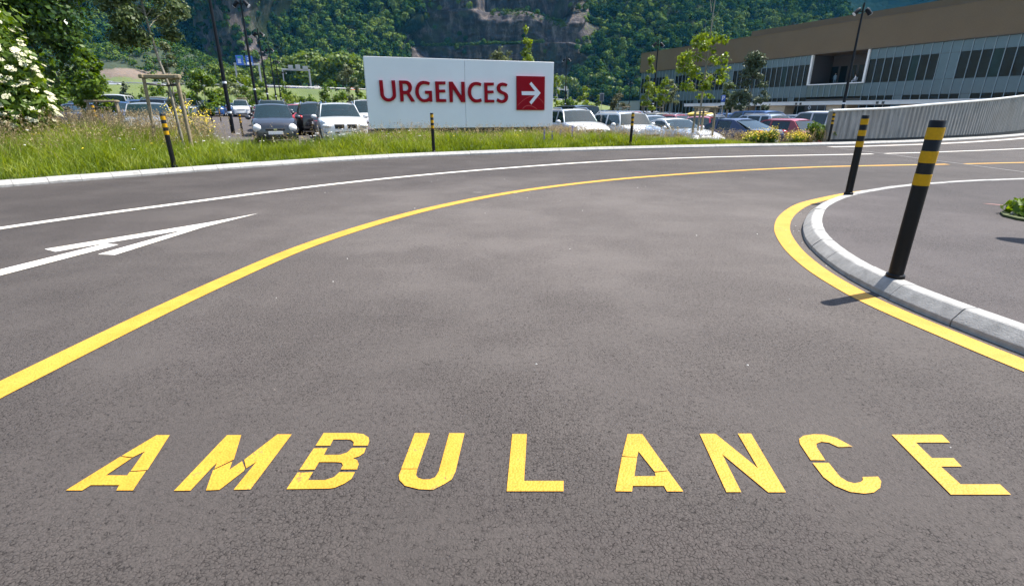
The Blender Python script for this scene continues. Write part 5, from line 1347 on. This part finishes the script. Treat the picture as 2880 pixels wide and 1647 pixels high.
    for x, z in ((L / 2 + .018, .45), (-L / 2 - .018, .62 if p['H'] > 1.5 else .55)):
        k = MB(); k.box((x, 0, z), (.014, .52, .115), bev=.004); out.append(('number_plate', k.mesh('number_plate', [M['plate']]), 0, None))
    k = MB(); k.box((-L / 2 + .02, 0, .36), (.06, hw * 1.5, .14), bev=.03); out.append(('rear_bumper_trim', k.mesh('rear_bumper_trim', [M['black_trim']]), 0, None))
    k = MB()
    for sd in (1, -1):
        k.box((xA - 1.25, sd * .37, zside + .02), (.13, .46, .30), bev=.05); k.box((xA - 1.28, sd * .37, zside + .27), (.10, .26, .15), bev=.04)
    k.box((max(xD + .45, xA - 2.2), 0, zside + .03), (.13, 1.15, .26), bev=.05)
    for y in (-.4, .4): k.box((max(xD + .42, xA - 2.22), y, zside + .22), (.08, .24, .12), bev=.03)
    k.tube([(xA - .62, .37 + .17 * math.cos(a), zside + .02 + .17 * math.sin(a)) for a in np.linspace(0, math.pi, 7)], .015, 5)
    out.append(('seat', k.mesh('seat', [M['interior']]), 0, None))
    if p['seg'] >= 2 and p['H'] < 1.55 and 'rails' not in p:
        k = MB(); k.tube([(xC + .25, 0, H - .02), (xC + .12, 0, H + .16)], [.010, .004], 5); out.append(('antenna', k.mesh('antenna', [M['black_trim']]), 0, None))
    if p.get('kidney'):
        k = MB(); k.grid([[(x, t * wr * .72, H - .058 * abs(t * .72) ** 2.6 + .004) for t in np.linspace(-1, 1, 7)] for x in (xB - .28, xB - 1.5)]); out.append(('glass_roof', k.mesh('glass_roof', [M['black_trim']]), 0, None))
    return out

CAR = {kd: build_car_parts(p) for kd, p in KINDS_.items()}
def joined(kd):
    me = bpy.data.meshes.new('parked_car'); bm = bmesh.new(); mats = [PAINT['white']]
    def add(src, painted, T_=None):
        tmp = src.copy()
        if T_ is not None: tmp.transform(T_)
        m0 = 0 if painted else None
        if m0 is None:
            mm = src.materials[0]
            if mm not in mats: mats.append(mm)
            m0 = mats.index(mm)
        tmp.polygons.foreach_set('material_index', [m0] * len(tmp.polygons)); bm.from_mesh(tmp); bpy.data.meshes.remove(tmp)
    for nm, me_, pt, T_ in CAR[kd]:
        if isinstance(me_, list):
            for mm, _ in me_: add(mm, 0, T_)
        elif nm not in ('door_handle', 'sill_trim', 'badge', 'antenna'): add(me_, pt)
    bm.to_mesh(me); bm.free()
    for mm in mats: me.materials.append(mm)
    return me
CARJ = {kd: joined(kd) for kd in CAR}

def paint_slot(o, col):
    o.material_slots[0].link = 'OBJECT'; o.material_slots[0].material = PAINT[col]

def car(kd, col, x, y, a, label, group=None, full=True, z=None, cat='car'):
    """a: heading in degrees; 0 faces the camera (-Y), positive turns the nose to the right"""
    rz = math.atan2(-math.cos(rad(a)), math.sin(rad(a)))
    z = lotz(x, y) if z is None else z
    # tilt with the sloping car park
    if not full:
        o = link(bpy.data.objects.new('parked_car', CARJ[kd])); paint_slot(o, col)
        o.location = (x, y, z); o.rotation_euler = (0, 0, rz)
        return tag(o, label, cat, group)
    t = thing('parked_car', label, cat, (x, y, z), rz, group)
    for nm, me_, pt, T_ in CAR[kd]:
        if isinstance(me_, list):
            w = link(bpy.data.objects.new('wheel', me_[0][0]), t); w.matrix_local = T_
            for mm, sub in me_[1:]: link(bpy.data.objects.new(sub, mm), w)
        else:
            o = link(bpy.data.objects.new(nm, me_), t)
            if pt: paint_slot(o, col)
    return t

def at_px(px_, zc_):
    x, y = spot(px_, zc_, .5); return x, y
G1 = 'cars parked along the verge'
def near(kd, col, px_, zc_, a, label, group=G1):
    x, y = at_px(px_, zc_); return car(kd, col, x, y, a, label, group)
# front row, centre of each car (column, depth of the car's middle)
suvc = near('suv', 'white', 955, 21.8, 24, 'white SUV with twin dark grilles parked left of the URGENCES sign')
near('small', 'charcoal', 774, 21.2, 24, 'small dark grey hatchback with round headlights right of the near lamp post')
near('wagon', 'silver', 430, 20.2, 33, 'silver white estate car behind the long grass at left')
near('suv', 'white', 1612, 23.6, 17, 'white SUV with open roof rails right of the URGENCES sign')
near('mini', 'white', 1758, 22.4, 20, 'white compact four wheel drive behind the far kerb bollard')
near('coupe', 'white', 1900, 22.3, 22, 'white coupe left of the timber stake frame')
near('sedan', 'navy', 2050, 23.0, 208, 'dark blue sedan seen from behind, left of the red hatchback')
near('hatch', 'red', 2182, 24.2, 207, 'bright red hatchback seen from behind near the corrugated wall')
near('van', 'white', 2300, 26.5, 200, 'white van with dark rear window next to the wall end')
near('hatch', 'black', 766, 26.4, 204, 'black hatchback with red brake light just behind the small dark grey car')
near('pickup', 'grey', 775, 31.0, 20, 'tall grey estate car with roof rails behind the black hatchback')
near('suv', 'black', 884, 28.6, 204, 'black SUV with a red tail light behind the white SUV')
near('van', 'white', 1034, 27.8, 22, 'white van half hidden by the left end of the sign')
near('wagon', 'white', 2238, 34.5, 262, 'white estate car seen from the side behind the red hatchback')
near('hatch', 'crimson', 1975, 31.5, 150, 'crimson hatchback behind the white coupe')
near('suv', 'silver', 2118, 30.5, 205, 'silver SUV behind the dark blue sedan')
near('mini', 'silver', 1716, 29.5, 22, 'silver car between the two white four wheel drives')
near('sedan', 'white', 2172, 36.0, 215, 'white sedan roof over the red hatchback')
near('hatch', 'charcoal', 250, 30, 28, 'dark hatchback under the hanging branches at left')
near('suv', 'navy', 196, 34, 30, 'dark blue SUV at far left behind the elder shrub')
near('van', 'white', 352, 36, 205, 'white van with dark rear window behind the silver estate car')
near('sedan', 'blue', 340, 31, 30, 'blue car between stake frame and silver estate car')
near('wagon', 'white', 437, 42, 24, 'white roofed estate car behind the silver estate car')

# the rows behind, one car a bay
rc = random.Random(4)
kinds_w = ['hatch', 'hatch', 'suv', 'wagon', 'sedan', 'small', 'mini', 'van', 'pickup', 'coupe']
cols_w = ['white', 'white', 'silver', 'grey', 'charcoal', 'black', 'black', 'navy', 'navy', 'blue', 'red', 'beige', 'crimson', 'silver']
ux, uy = .943, .332; vx, vy = -.332, .943
p0 = np.array([-6.9, 21.6])
word = {'hatch': 'hatchback', 'suv': 'SUV', 'wagon': 'estate car', 'sedan': 'sedan', 'small': 'small hatchback', 'mini': 'compact car', 'van': 'van', 'pickup': 'tall four wheel drive', 'coupe': 'coupe'}
rows_off = [(5.2, 1, 'second'), (15.8, 0, 'third'), (21.0, 1, 'fourth'), (31.6, 0, 'fifth'), (36.8, 1, 'sixth'), (47.4, 0, 'seventh'), (52.6, 1, 'eighth'), (63.2, 0, 'ninth'), (68.4, 1, 'tenth'), (79, 0, 'eleventh')]
occupied = [tuple(o.location[:2]) for o in bpy.data.objects if o.get('category') == 'car']
cand = []
for ri, (off, back, nm) in enumerate(rows_off):
    for j in range(-26, 26):
        c = p0 + np.array([vx, vy]) * (off + rc.uniform(-.35, .35)) + np.array([ux, uy]) * (j * 2.55 + .3 * (ri % 3))
        x, y = c
        zc_ = y * math.cos(PITCH) + .4
        px_ = 1440 + FPX * x / zc_
        if not (120 < px_ < 2330): continue
        if zc_ > 88: continue
        # clear of the hospital forecourt, the open driveway at left and cars already placed
        if (c - FQ) @ FN > -9.5: continue
        if 470 < px_ < 738 and zc_ < 52: continue
        if 738 <= px_ < 800 and zc_ < 36: continue
        if any((x - q[0]) ** 2 + (y - q[1]) ** 2 < 5.4 for q in occupied): continue
        if 1060 < px_ < 1545: continue                       # hidden behind the sign
        if rc.random() < .10: continue
        cand.append((nm, px_, zc_, x, y, back)); occupied.append((x, y))
byrow = {}
for c_ in cand: byrow.setdefault((c_[0], 'left' if c_[1] < 1300 else 'right'), []).append(c_)
ordn = ['first', 'second', 'third', 'fourth', 'fifth', 'sixth', 'seventh', 'eighth', 'ninth', 'tenth', 'eleventh', 'twelfth', 'thirteenth', 'fourteenth', 'fifteenth', 'sixteenth', 'seventeenth', 'eighteenth', 'nineteenth', 'twentieth', 'twenty first', 'twenty second', 'twenty third', 'twenty fourth']
NC = 0
for (nm, side), lst in byrow.items():
    lst.sort(key=lambda q: q[1])
    for i, (_, px_, zc_, x, y, back) in enumerate(lst):
        kd = rc.choice(kinds_w); cl = rc.choice(cols_w)
        a = (24 if px_ < 1300 else 20) + (180 if (rc.random() < (.8 if back else .25)) else 0) + rc.uniform(-2, 2)
        lab = '%s %s, %s from left in the %s car row %s of sign' % (cl, word[kd], ordn[i], nm, side)
        car(kd, cl, x, y, a, lab, 'cars in the rows behind, %s of the sign' % side, full=zc_ < 44); NC += 1
# roof load: yellow box on a car at right
x, y = spot(1972, 36, 1.4)
rb = thing('roof_box', 'yellow pointed roof box on a parked car behind the stake frame', 'roof box', (x, y, lotz(x, y) + 1.55), rad(14))
k = ellipsoid((0, 0, 0), (1.05, .42, .20), 16, 8); k.build('box_shell', PAINT['yellow'], rb, smooth=60)
k = MB(); k.box((0, 0, -.19), (1.2, .5, .04)); k.build('box_foot', M['black_trim'], rb)
car('wagon', 'grey', x, y, 290, 'grey estate car carrying the yellow roof box', 'cars in the rows behind, right of the sign', full=True)
# highway traffic
hw_cars = ((778, 187, 'van', 'charcoal', 'dark van on the highway left of the grey gantry'), (836, 190, 'wagon', 'charcoal', 'dark car on the highway under the grey gantry'), (858, 193, 'hatch', 'white', 'white car on the highway beside the gantry post'), (812, 186, 'hatch', 'navy', 'dark blue car on the highway behind the far lamp posts'), (908, 196, 'sedan', 'charcoal', 'dark sedan on the highway right of the gantry'), (868, 189, 'small', 'beige', 'pale car just passing the gantry post'), (990, 208, 'van', 'orange', 'red orange van on the highway near the sign'), (338, 160, 'wagon', 'white', 'white car on the highway above the grass bank at left'), (420, 164, 'hatch', 'white', 'white car on the highway behind the stake frame'), (552, 171, 'van', 'white', 'white van on the highway behind the round bush'), (655, 177, 'hatch', 'white', 'white car on the highway left of the blue gantry post'), (672, 178, 'van', 'white', 'white van on the highway at the blue gantry post'), (1576, 404, 'van', 'white', 'white van on the far highway just right of the sign'), (1588, 408, 'hatch', 'white', 'second white car on the far highway right of the sign'), (1657, 450, 'van', 'white', 'white van on the far highway left of the annex'))
for px_, zc_, kd, cl, lb in hw_cars:
    # snap to the carriageway
    d = np.array([(px_ - 1440) / FPX, 1.0])
    best = None
    for o in (-6.5, -2.5, 2.5, 6.5):
        q = HWY + hn * o
        pxq = 1440 + FPX * q[:, 0] / (q[:, 1] * math.cos(PITCH) - (HZ - CAMZ) * math.sin(PITCH))
        i = int(np.argmin(np.abs(pxq - px_))); e = abs(q[i, 1] * .94 - zc_)
        if best is None or e < best[0]: best = (e, q[i], i, o)
    _, q, i, o = best
    tdir = HWY[min(i + 1, len(HWY) - 1)] - HWY[max(i - 1, 0)]
    ang = math.degrees(math.atan2(tdir[0], -tdir[1])) + (180 if o < 0 else 0)
    car(kd, cl, q[0], q[1], ang, lb, 'cars driving on the highway', full=False, z=HZ + .003)

# ------------------------------------------------------------------ people
M['skin'] = basic('skin', (.45, .28, .20), .6); M['hair'] = basic('hair', (.05, .03, .02), .7); M['shirt'] = basic('white_clothes', (.72, .70, .72), .8); M['shirt2'] = basic('grey_blue_clothes', (.16, .24, .30), .8); M['hat'] = basic('straw_hat', (.55, .33, .18), .8); M['trousers'] = basic('pale_trousers', (.5, .5, .52), .8)
def person(x, y, z, rz, label, cloth, hat=None, sit=False):
    t = thing('person', label, 'person', (x, y, z), rz)
    if not sit:
        J = [(0, 0, .95), (0, 0, 1.2), (0, 0, 1.42), (0, -.01, 1.52), (0, -.02, 1.64), (.10, 0, .88), (.11, -.03, .48), (.11, 0, .07), (.12, -.14, .03), (-.10, 0, .88), (-.11, .05, .48), (-.11, .10, .07), (-.12, -.02, .03), (.19, 0, 1.40), (.25, .0, 1.12), (.24, -.12, .90), (.235, -.17, .83), (-.19, 0, 1.40), (-.25, .02, 1.12), (-.24, -.10, .90), (-.235, -.15, .83)]
    else:
        J = [(0, 0, .50), (0, 0, .78), (0, -.02, 1.0), (0, -.03, 1.10), (0, -.05, 1.22), (.10, -.05, .50), (.11, -.45, .50), (.11, -.46, .08), (.12, -.58, .03), (-.10, -.05, .50), (-.11, -.45, .50), (-.11, -.44, .08), (-.12, -.56, .03), (.19, 0, .98), (.25, -.05, .72), (.16, -.28, .66), (.12, -.36, .66), (-.19, 0, .98), (-.25, -.05, .72), (-.16, -.28, .66), (-.12, -.36, .66)]
    E_ = [(0, 1), (1, 2), (2, 3), (3, 4), (0, 5), (5, 6), (6, 7), (7, 8), (0, 9), (9, 10), (10, 11), (11, 12), (2, 13), (13, 14), (14, 15), (15, 16), (2, 17), (17, 18), (18, 19), (19, 20)]
    Rr = [.14, .15, .13, .055, .085, .10, .065, .045, .04, .10, .065, .045, .04, .06, .045, .035, .03, .06, .045, .035, .03]
    me = bpy.data.meshes.new('body'); me.from_pydata(J, E_, []); o = link(bpy.data.objects.new('body', me), t)
    md = o.modifiers.new('skin', 'SKIN'); 
    for i, sv in enumerate(me.skin_vertices[0].data): sv.radius = (Rr[i], Rr[i] * .8); sv.use_root = (i == 0)
    o.modifiers.new('sub', 'SUBSURF').levels = 1
    me.materials.append(cloth)
    hz = J[4][2] + .04
    k = ellipsoid((0, J[4][1], hz), (.078, .095, .115), 12, 8); k.build('head', M['skin'], t, smooth=60)
    if hat: 
        k = ellipsoid((0, J[4][1], hz + .07), (.10, .11, .09), 12, 6); k.grid([[(r * math.cos(a), J[4][1] + r * math.sin(a), hz + .06) for a in np.arange(14) * 2 * math.pi / 14] for r in (.08, .18)], closed=True); k.build('hat', hat, t, smooth=60)
    else:
        k = ellipsoid((0, J[4][1] + .022, hz + .03), (.084, .095, .10), 12, 6); k.build('hair', M['hair'], t, smooth=60)
    return t
pz = lotz(30, 75)
x, y = spot(2187, 66); person(x, y, lotz(x, y), rad(160), 'person in white clothes and straw hat walking towards the hospital', M['shirt'], M['hat'])
lp = FQ + FD * (SL0 + 3.2) + FN * 2.2; person(lp[0], lp[1], fz(4.28) + .02, FRZ + rad(40), 'person in grey blue standing on the hospital balcony', M['shirt2'])
lp = FQ + FD * (SL0 + 7.0) + FN * 1.8; person(lp[0], lp[1], fz(4.28) + .02, FRZ - rad(30), 'person in white seated on the right of the hospital balcony', M['shirt'], sit=True)
ch = thing('balcony_chair', 'pale chair under the seated person on the hospital balcony', 'chair', (lp[0], lp[1], fz(4.28) + .02), FRZ - rad(30))
k = MB(); k.box((0, -.18, .40), (.46, .5, .05)); k.build('seat', M['white_frame'], ch)
k = MB(); k.box((0, .20, .72), (.46, .05, .5)); k.build('backrest', M['white_frame'], ch)
for xx in (-.2, .2):
    for yy_ in (-.38, .16): k = MB(); k.box((xx, yy_, .19), (.04, .04, .37)); k.build('leg', M['white_frame'], ch)

# ------------------------------------------------------------------ grass, seed heads and flowers of the verge
M['grass'] = leaf_mat('verge_grass', (.075, .115, .014), (.17, .235, .022), (.33, .355, .085), trans=.45, rough=.5, ntint=.25, nscale=.9, spec=.25)
M['dry'] = leaf_mat('dry_grass', (.15, .115, .055), (.28, .215, .115), (.44, .36, .21), trans=.3, rough=.7, ntint=.2, nscale=1.5)
def clump_noise(p): return .5 + .5 * np.sin(p[:, 0] * 1.9 + 1.7 * np.sin(p[:, 1] * 1.3)) * np.sin(p[:, 1] * 2.3 + np.sin(p[:, 0] * .9))
def blades(n, rng, hfun, wid, bend, tfun, keepfun=None, s0=.16, s1=1.0, t0=.01, t1=1.05):
    s = rng.uniform(s0, s1, n); t = rng.uniform(t0, t1, n)
    p, z = verge_pt(s, t)
    if keepfun is not None:
        k = keepfun(p, t, rng.uniform(size=n)); s, t, p, z = s[k], t[k], p[k], z[k]; n = len(s)
    h = hfun(p, t) * rng.uniform(.55, 1.25, n)
    th = rng.uniform(0, 2 * np.pi, n); bd = bend * rng.uniform(.2, 1.3, n) * h; ba = rng.uniform(0, 2 * np.pi, n)
    wv_ = np.stack([np.cos(th), np.sin(th), np.zeros(n)], 1) * (wid * rng.uniform(.6, 1.4, n))[:, None] / 2
    b0 = np.stack([p[:, 0], p[:, 1], z - .02], 1)
    lean = np.stack([np.cos(ba) * bd, np.sin(ba) * bd, np.zeros(n)], 1)
    m1 = b0 + lean * .3 + np.stack([0 * h, 0 * h, h * .55], 1)
    tp = b0 + lean + np.stack([0 * h, 0 * h, h], 1)
    q1 = np.stack([b0 - wv_, b0 + wv_, m1 + wv_ * .8, m1 - wv_ * .8], 1)
    q2 = np.stack([m1 - wv_ * .8, m1 + wv_ * .8, tp + wv_ * .12, tp - wv_ * .12], 1)
    tn = np.clip(tfun(p, t) + rng.uniform(-.25, .25, n), 0, 1)
    return np.concatenate([q1, q2]), np.concatenate([tn, tn]), tp, p, t
rng = np.random.default_rng(31)
def gh(p, t):
    left = smooth01(-3.5, -7.5, p[:, 0]) if False else np.clip((-3.5 - p[:, 0]) / 5, 0, 1)
    base = .19 + .22 * clump_noise(p) + .16 * clump_noise(p * 2.7 + 4) ** 2 + .20 * np.clip(t * 1.4, 0, 1)
    gap = 1 - .62 * smooth01(-9.6, -8.8, p[:, 0]) * (1 - smooth01(-5.6, -5.0, p[:, 0])) * np.clip((t - .25) / .3, 0, 1)
    gap = gap * (1 - .35 * smooth01(4, 6, p[:, 0]) - .30 * smooth01(8.6, 9.8, p[:, 0]))
    return base * gap * (.8 + .25 * left) * np.clip(.35 + t * 4, 0, 1)
V1, T1, tp, gp_, gt = blades(205000, rng, gh, .0135, .75, lambda p, t: .42 + .5 * (clump_noise(p * 1.7) - .5) + .3 * (clump_noise(p * 4.1 + 2) - .5) + .12 * t)
gr = quads('grass', V1, T1, M['grass']); tag(gr, 'tall green meadow grass on the verge between kerb and car park', 'grass', kind='stuff')
# dry stems with loose seed heads
def dryness(p, t): 
    leftz = np.clip((-8.0 - p[:, 0]) / 2.2, 0, 1) * np.clip((t - .15) / .45, 0, 1)
    patch = np.clip((clump_noise(p * .8 + 3) - .45) * 2.2, 0, 1) * np.clip((t - .45) / .3, 0, 1) * np.where((p[:, 0] > -9.2) & (p[:, 0] < -5.0), .15, 1)
    sg = np.exp(-((p[:, 0] - 2.2) / .8) ** 2) * np.clip((t - .5) / .3, 0, 1)
    cut = 1 - .85 * smooth01(-9.4, -8.8, p[:, 0]) * (1 - smooth01(-5.4, -4.9, p[:, 0]))
    return cut * np.clip(leftz * (.35 + .6 * clump_noise(p * 1.4 + 5)) + .30 * patch + sg + .10 * (t > .12), 0, 1)
V2, T2, tp2, p2, t2 = blades(75000, rng, lambda p, t: (.42 + .34 * t + .18 * np.clip((-6 - p[:, 0]) / 4, 0, 1)), .0055, .35, lambda p, t: .5 + 0 * t, lambda p, t, u: u < dryness(p, t) * .72)
nh = len(tp2); kk = 9
off = rng.normal(size=(nh, kk, 3)) * np.array([.022, .022, .05]); off[:, :, 2] -= .035
C = (tp2[:, None, :] + off).reshape(-1, 3)
Vh = cards(C, rng.normal(size=C.shape), .015, rng, 2.4)
dry = quads('dry_grass', np.concatenate([V2, Vh]), np.concatenate([T2, np.clip(.62 + rng.uniform(-.3, .3, len(Vh)), 0, 1)]), M['dry']); tag(dry, 'tan seed heads and dry stems standing over the green verge grass', 'dry grass', kind='stuff')
# wild flowers: white daisies, yellow dots, purple spikes
def flowers(n, rng, rad_, hgt, mat, name, label, keep):
    s = rng.uniform(.16, 1, n); t = rng.uniform(.06, 1, n); p, z = verge_pt(s, t)
    k = keep(p, t, rng.uniform(size=n)); p, z = p[k], z[k]; n = len(p)
    c = np.stack([p[:, 0], p[:, 1], z + hgt * rng.uniform(.75, 1.35, n)], 1)
    V = []
    for j in range(4):
        a = j * math.pi / 4 + rng.uniform(0, .6, n); U = np.stack([np.cos(a), np.sin(a), rng.uniform(-.35, .35, n)], 1) * rad_; Wd = np.stack([-np.sin(a), np.cos(a), rng.uniform(-.35, .35, n)], 1) * rad_ * .42
        V.append(np.stack([c - U, c - Wd, c + U, c + Wd], 1))
    stem = np.stack([c - [.0025, 0, 0], c + [.0025, 0, 0], c + [.003, 0, 0] - np.array([0, 0, 1]) * hgt, c - [.003, 0, 0] - np.array([0, 0, 1]) * hgt], 1)
    o = quads(name, np.concatenate(V), np.full(4 * n, .5), mat); tag(o, label, 'flowers', kind='stuff')
    so = quads('flower_stems', stem, np.full(n, .5), M['grass']); tag(so, 'thin green stems under the ' + label, 'stems', kind='stuff')
M['daisy'] = basic('white_petals', (.80, .79, .76), .7, var=.05); M['purple'] = basic('purple_petals', (.17, .14, .36), .7, var=.2)
flowers(900, rng, .034, .46, M['daisy'], 'white_wildflowers', 'small white daisies scattered through the verge grass', lambda p, t, u: u < .15 + .5 * np.exp(-((p[:, 0] + 5) / 2.5) ** 2))
flowers(1100, rng, .032, .46, M['yellow_flower'], 'yellow_wildflowers', 'small yellow flowers scattered through the verge grass', lambda p, t, u: u < .12 + .6 * np.exp(-((p[:, 0] + 10.3) / 1.0) ** 2) * (t < .45))
def spike(x, y, z, label):
    t = thing('flower_spike', label, 'flower', (x, y, z), 0, 'purple flower spikes in the verge')
    r = np.random.default_rng(int(abs(x * 1000))); h = r.uniform(.45, .62)
    k = MB(); k.tube([(0, 0, 0), (.01, 0, h)], [.006, .003], 5); k.build('stem', basic('stem_green', (.08, .14, .03), .7), t)
    C = np.stack([r.normal(size=90) * .016, r.normal(size=90) * .016, r.uniform(h * .42, h, 90)], 1)
    quads('florets', cards(C, C * [1, 1, 0] + r.normal(size=C.shape) * .01, .022, r, 1.3), np.full(90, .5), M['purple'], t)
for px_, zc_, lb in ((1530, 16.6, 'tall purple flower spike near the right end of the sign'), (1552, 16.9, 'short purple flower spike just right of the tall one'), (1608, 17.6, 'purple flower spike before the white SUV right of the sign'), (1575, 18.3, 'small purple flower spike at the right corner of the sign'), (1284, 17.0, 'pale purple flower spike below the middle of the sign')):
    x, y = spot(px_, zc_); spike(x, y, .12, lb)
# yellow flowering bushes
def mustard(px_, zc_, h, w, label, n_, seed, z=None):
    x, y = spot(px_, zc_); r = np.random.default_rng(seed); z = (lotz(x, y) + .05) if z is None else z
    t = thing('flowering_bush', label, 'bush', (x, y, z), 0, 'yellow flowering bushes')
    k = MB(); tips = []
    for i in range(34):
        a = r.uniform(0, 6.28); q = w * math.sqrt(r.uniform(0, 1)); hh = h * r.uniform(.55, 1.05) * (1 - .3 * (q / w) ** 2)
        k.tube([(q * .3 * math.cos(a), q * .3 * math.sin(a), 0), (q * .8 * math.cos(a), q * .8 * math.sin(a), hh * .6), (q * math.cos(a), q * math.sin(a), hh)], [.007, .005, .003], 5); tips.append((q * math.cos(a), q * math.sin(a), hh))
    k.build('stems', basic('stem_green', (.08, .14, .03), .7), t)
    tp_ = np.array(tips); C = tp_[r.integers(len(tp_), size=n_)] + r.normal(size=(n_, 3)) * np.array([.045, .045, .06])
    quads('blossom', cards(C, r.normal(size=C.shape) + [0, 0, .8], .036, r, 1.1), np.full(n_, .5), M['yellow_flower'], t)
    nf = 380
    C = tp_[r.integers(len(tp_), size=nf)] * r.uniform(.2, .85, (nf, 1)) + r.normal(size=(nf, 3)) * .04
    quads('foliage', cards(C, r.normal(size=C.shape), .05, r, 1.9), np.clip(.5 + r.uniform(-.3, .3, nf), 0, 1), M['leaf_mid'], t)
mustard(548, 16.6, 1.45, .66, 'loose yellow flowering bush before the near lamp post', 480, 1)
mustard(585, 17.2, 1.05, .40, 'smaller yellow flowering bush just left of the lamp post foot', 300, 2)
mustard(510, 17.0, 1.5, .35, 'yellow flowering bush right behind the large stake frame', 260, 3)
mustard(2140, 18.9, .52, .34, 'yellow flowering bush left of the red hatchback', 300, 4, .06)
mustard(2168, 19.0, .62, .24, 'tall yellow flowering bush before the red hatchback side', 260, 5, .06)
mustard(2235, 19.3, .40, .38, 'low dense yellow flowering bush before the red bumper', 560, 6, .06)
mustard(2108, 18.8, .42, .28, 'small yellow flowering bush under the dark blue sedan', 260, 7, .06)
rb_ = np.random.default_rng(77)
x, y = spot(2297, 20.2)
lm = [(rb_.uniform(-.4, .4), rb_.uniform(-.3, .3), rb_.uniform(.15, .65), .26, .26, .24) for _ in range(14)]
V, T = lump_cards(lm, 2600, .055, rb_, aspect=2.2)
tree('shrub', 'bushy dark green shrub against the end of the corrugated wall', 'shrub', x, y, .02, [([(0, 0, -.1), (0, 0, .4)], [.03, .01])], [], V, T, M['leaf_mid'], M['bark'], crown_name='foliage')
M['grey_stone'] = basic('grey_stone', (.20, .19, .18), .9, var=.3, scale=20)
# planted patch at the right edge of the island pavement
lm = []
for i in range(70):
    a = rb_.uniform(0, 6.28); q = 1.36 * math.sqrt(rb_.uniform(0, 1)); lm.append((q * math.cos(a), q * .8 * math.sin(a), rb_.uniform(.05, .17) * (1.25 - q * .5), .16, .16, .09))
lm += [(-.75, .75, .32, .06, .06, .13), (-.4, .7, .36, .08, .08, .16), (.1, .3, .4, .15, .15, .2)]
V, T = lump_cards(lm, 12000, .038, rb_, aspect=2.3)
ip = tree('planting', 'low weedy planting with small stones on the island pavement at the right edge', 'plants', 6.95, 5.25, .10, [([(0, 0, -.05), (0, 0, .25)], [.012, .005])], [], V, T, M['leaf_mid'], M['bark'], crown_name='foliage')
k = MB(); k.prism([(1.42 * math.cos(a) * (1 + .08 * math.sin(5 * a)), 1.15 * math.sin(a) * (1 + .07 * math.sin(7 * a + 1))) for a in np.arange(40) * 2 * math.pi / 40], .0, .022); k.build('soil', M['soil'], ip)
for i in range(26):
    a = rb_.uniform(2.2, 4.6); q = rb_.uniform(.85, 1.05)
    s = rb_.uniform(.02, .055); k = ellipsoid((1.38 * q * math.cos(a), 1.1 * q * math.sin(a), .03), (s, s * rb_.uniform(.6, 1), s * .6), 7, 5, rb_.uniform(0, 3)); k.build('stone', M['grey_stone'], ip)

# ------------------------------------------------------------------ haze: the air between here and the mountain
m = bpy.data.materials.new('air'); m.use_nodes = True
nt = m.node_tree; nt.nodes.remove(nt.nodes['Principled BSDF'])
pv = N(nt, 'ShaderNodeVolumePrincipled')
pv.inputs['Color'].default_value = (.07, .48, 1.0, 1)
pv.inputs['Absorption Color'].default_value = (1, 1, 1, 1)
pv.inputs['Density'].default_value = .000062
pv.inputs['Anisotropy'].default_value = 0.0
nt.links.new(pv.outputs[0], nt.nodes['Material Output'].inputs['Volume'])
k = MB(); k.box((0, 350, 121.5), (3300, 2000, 251))
tag(k.build('haze', m), 'thin blue summer haze lying over the whole valley', 'haze', kind='stuff')
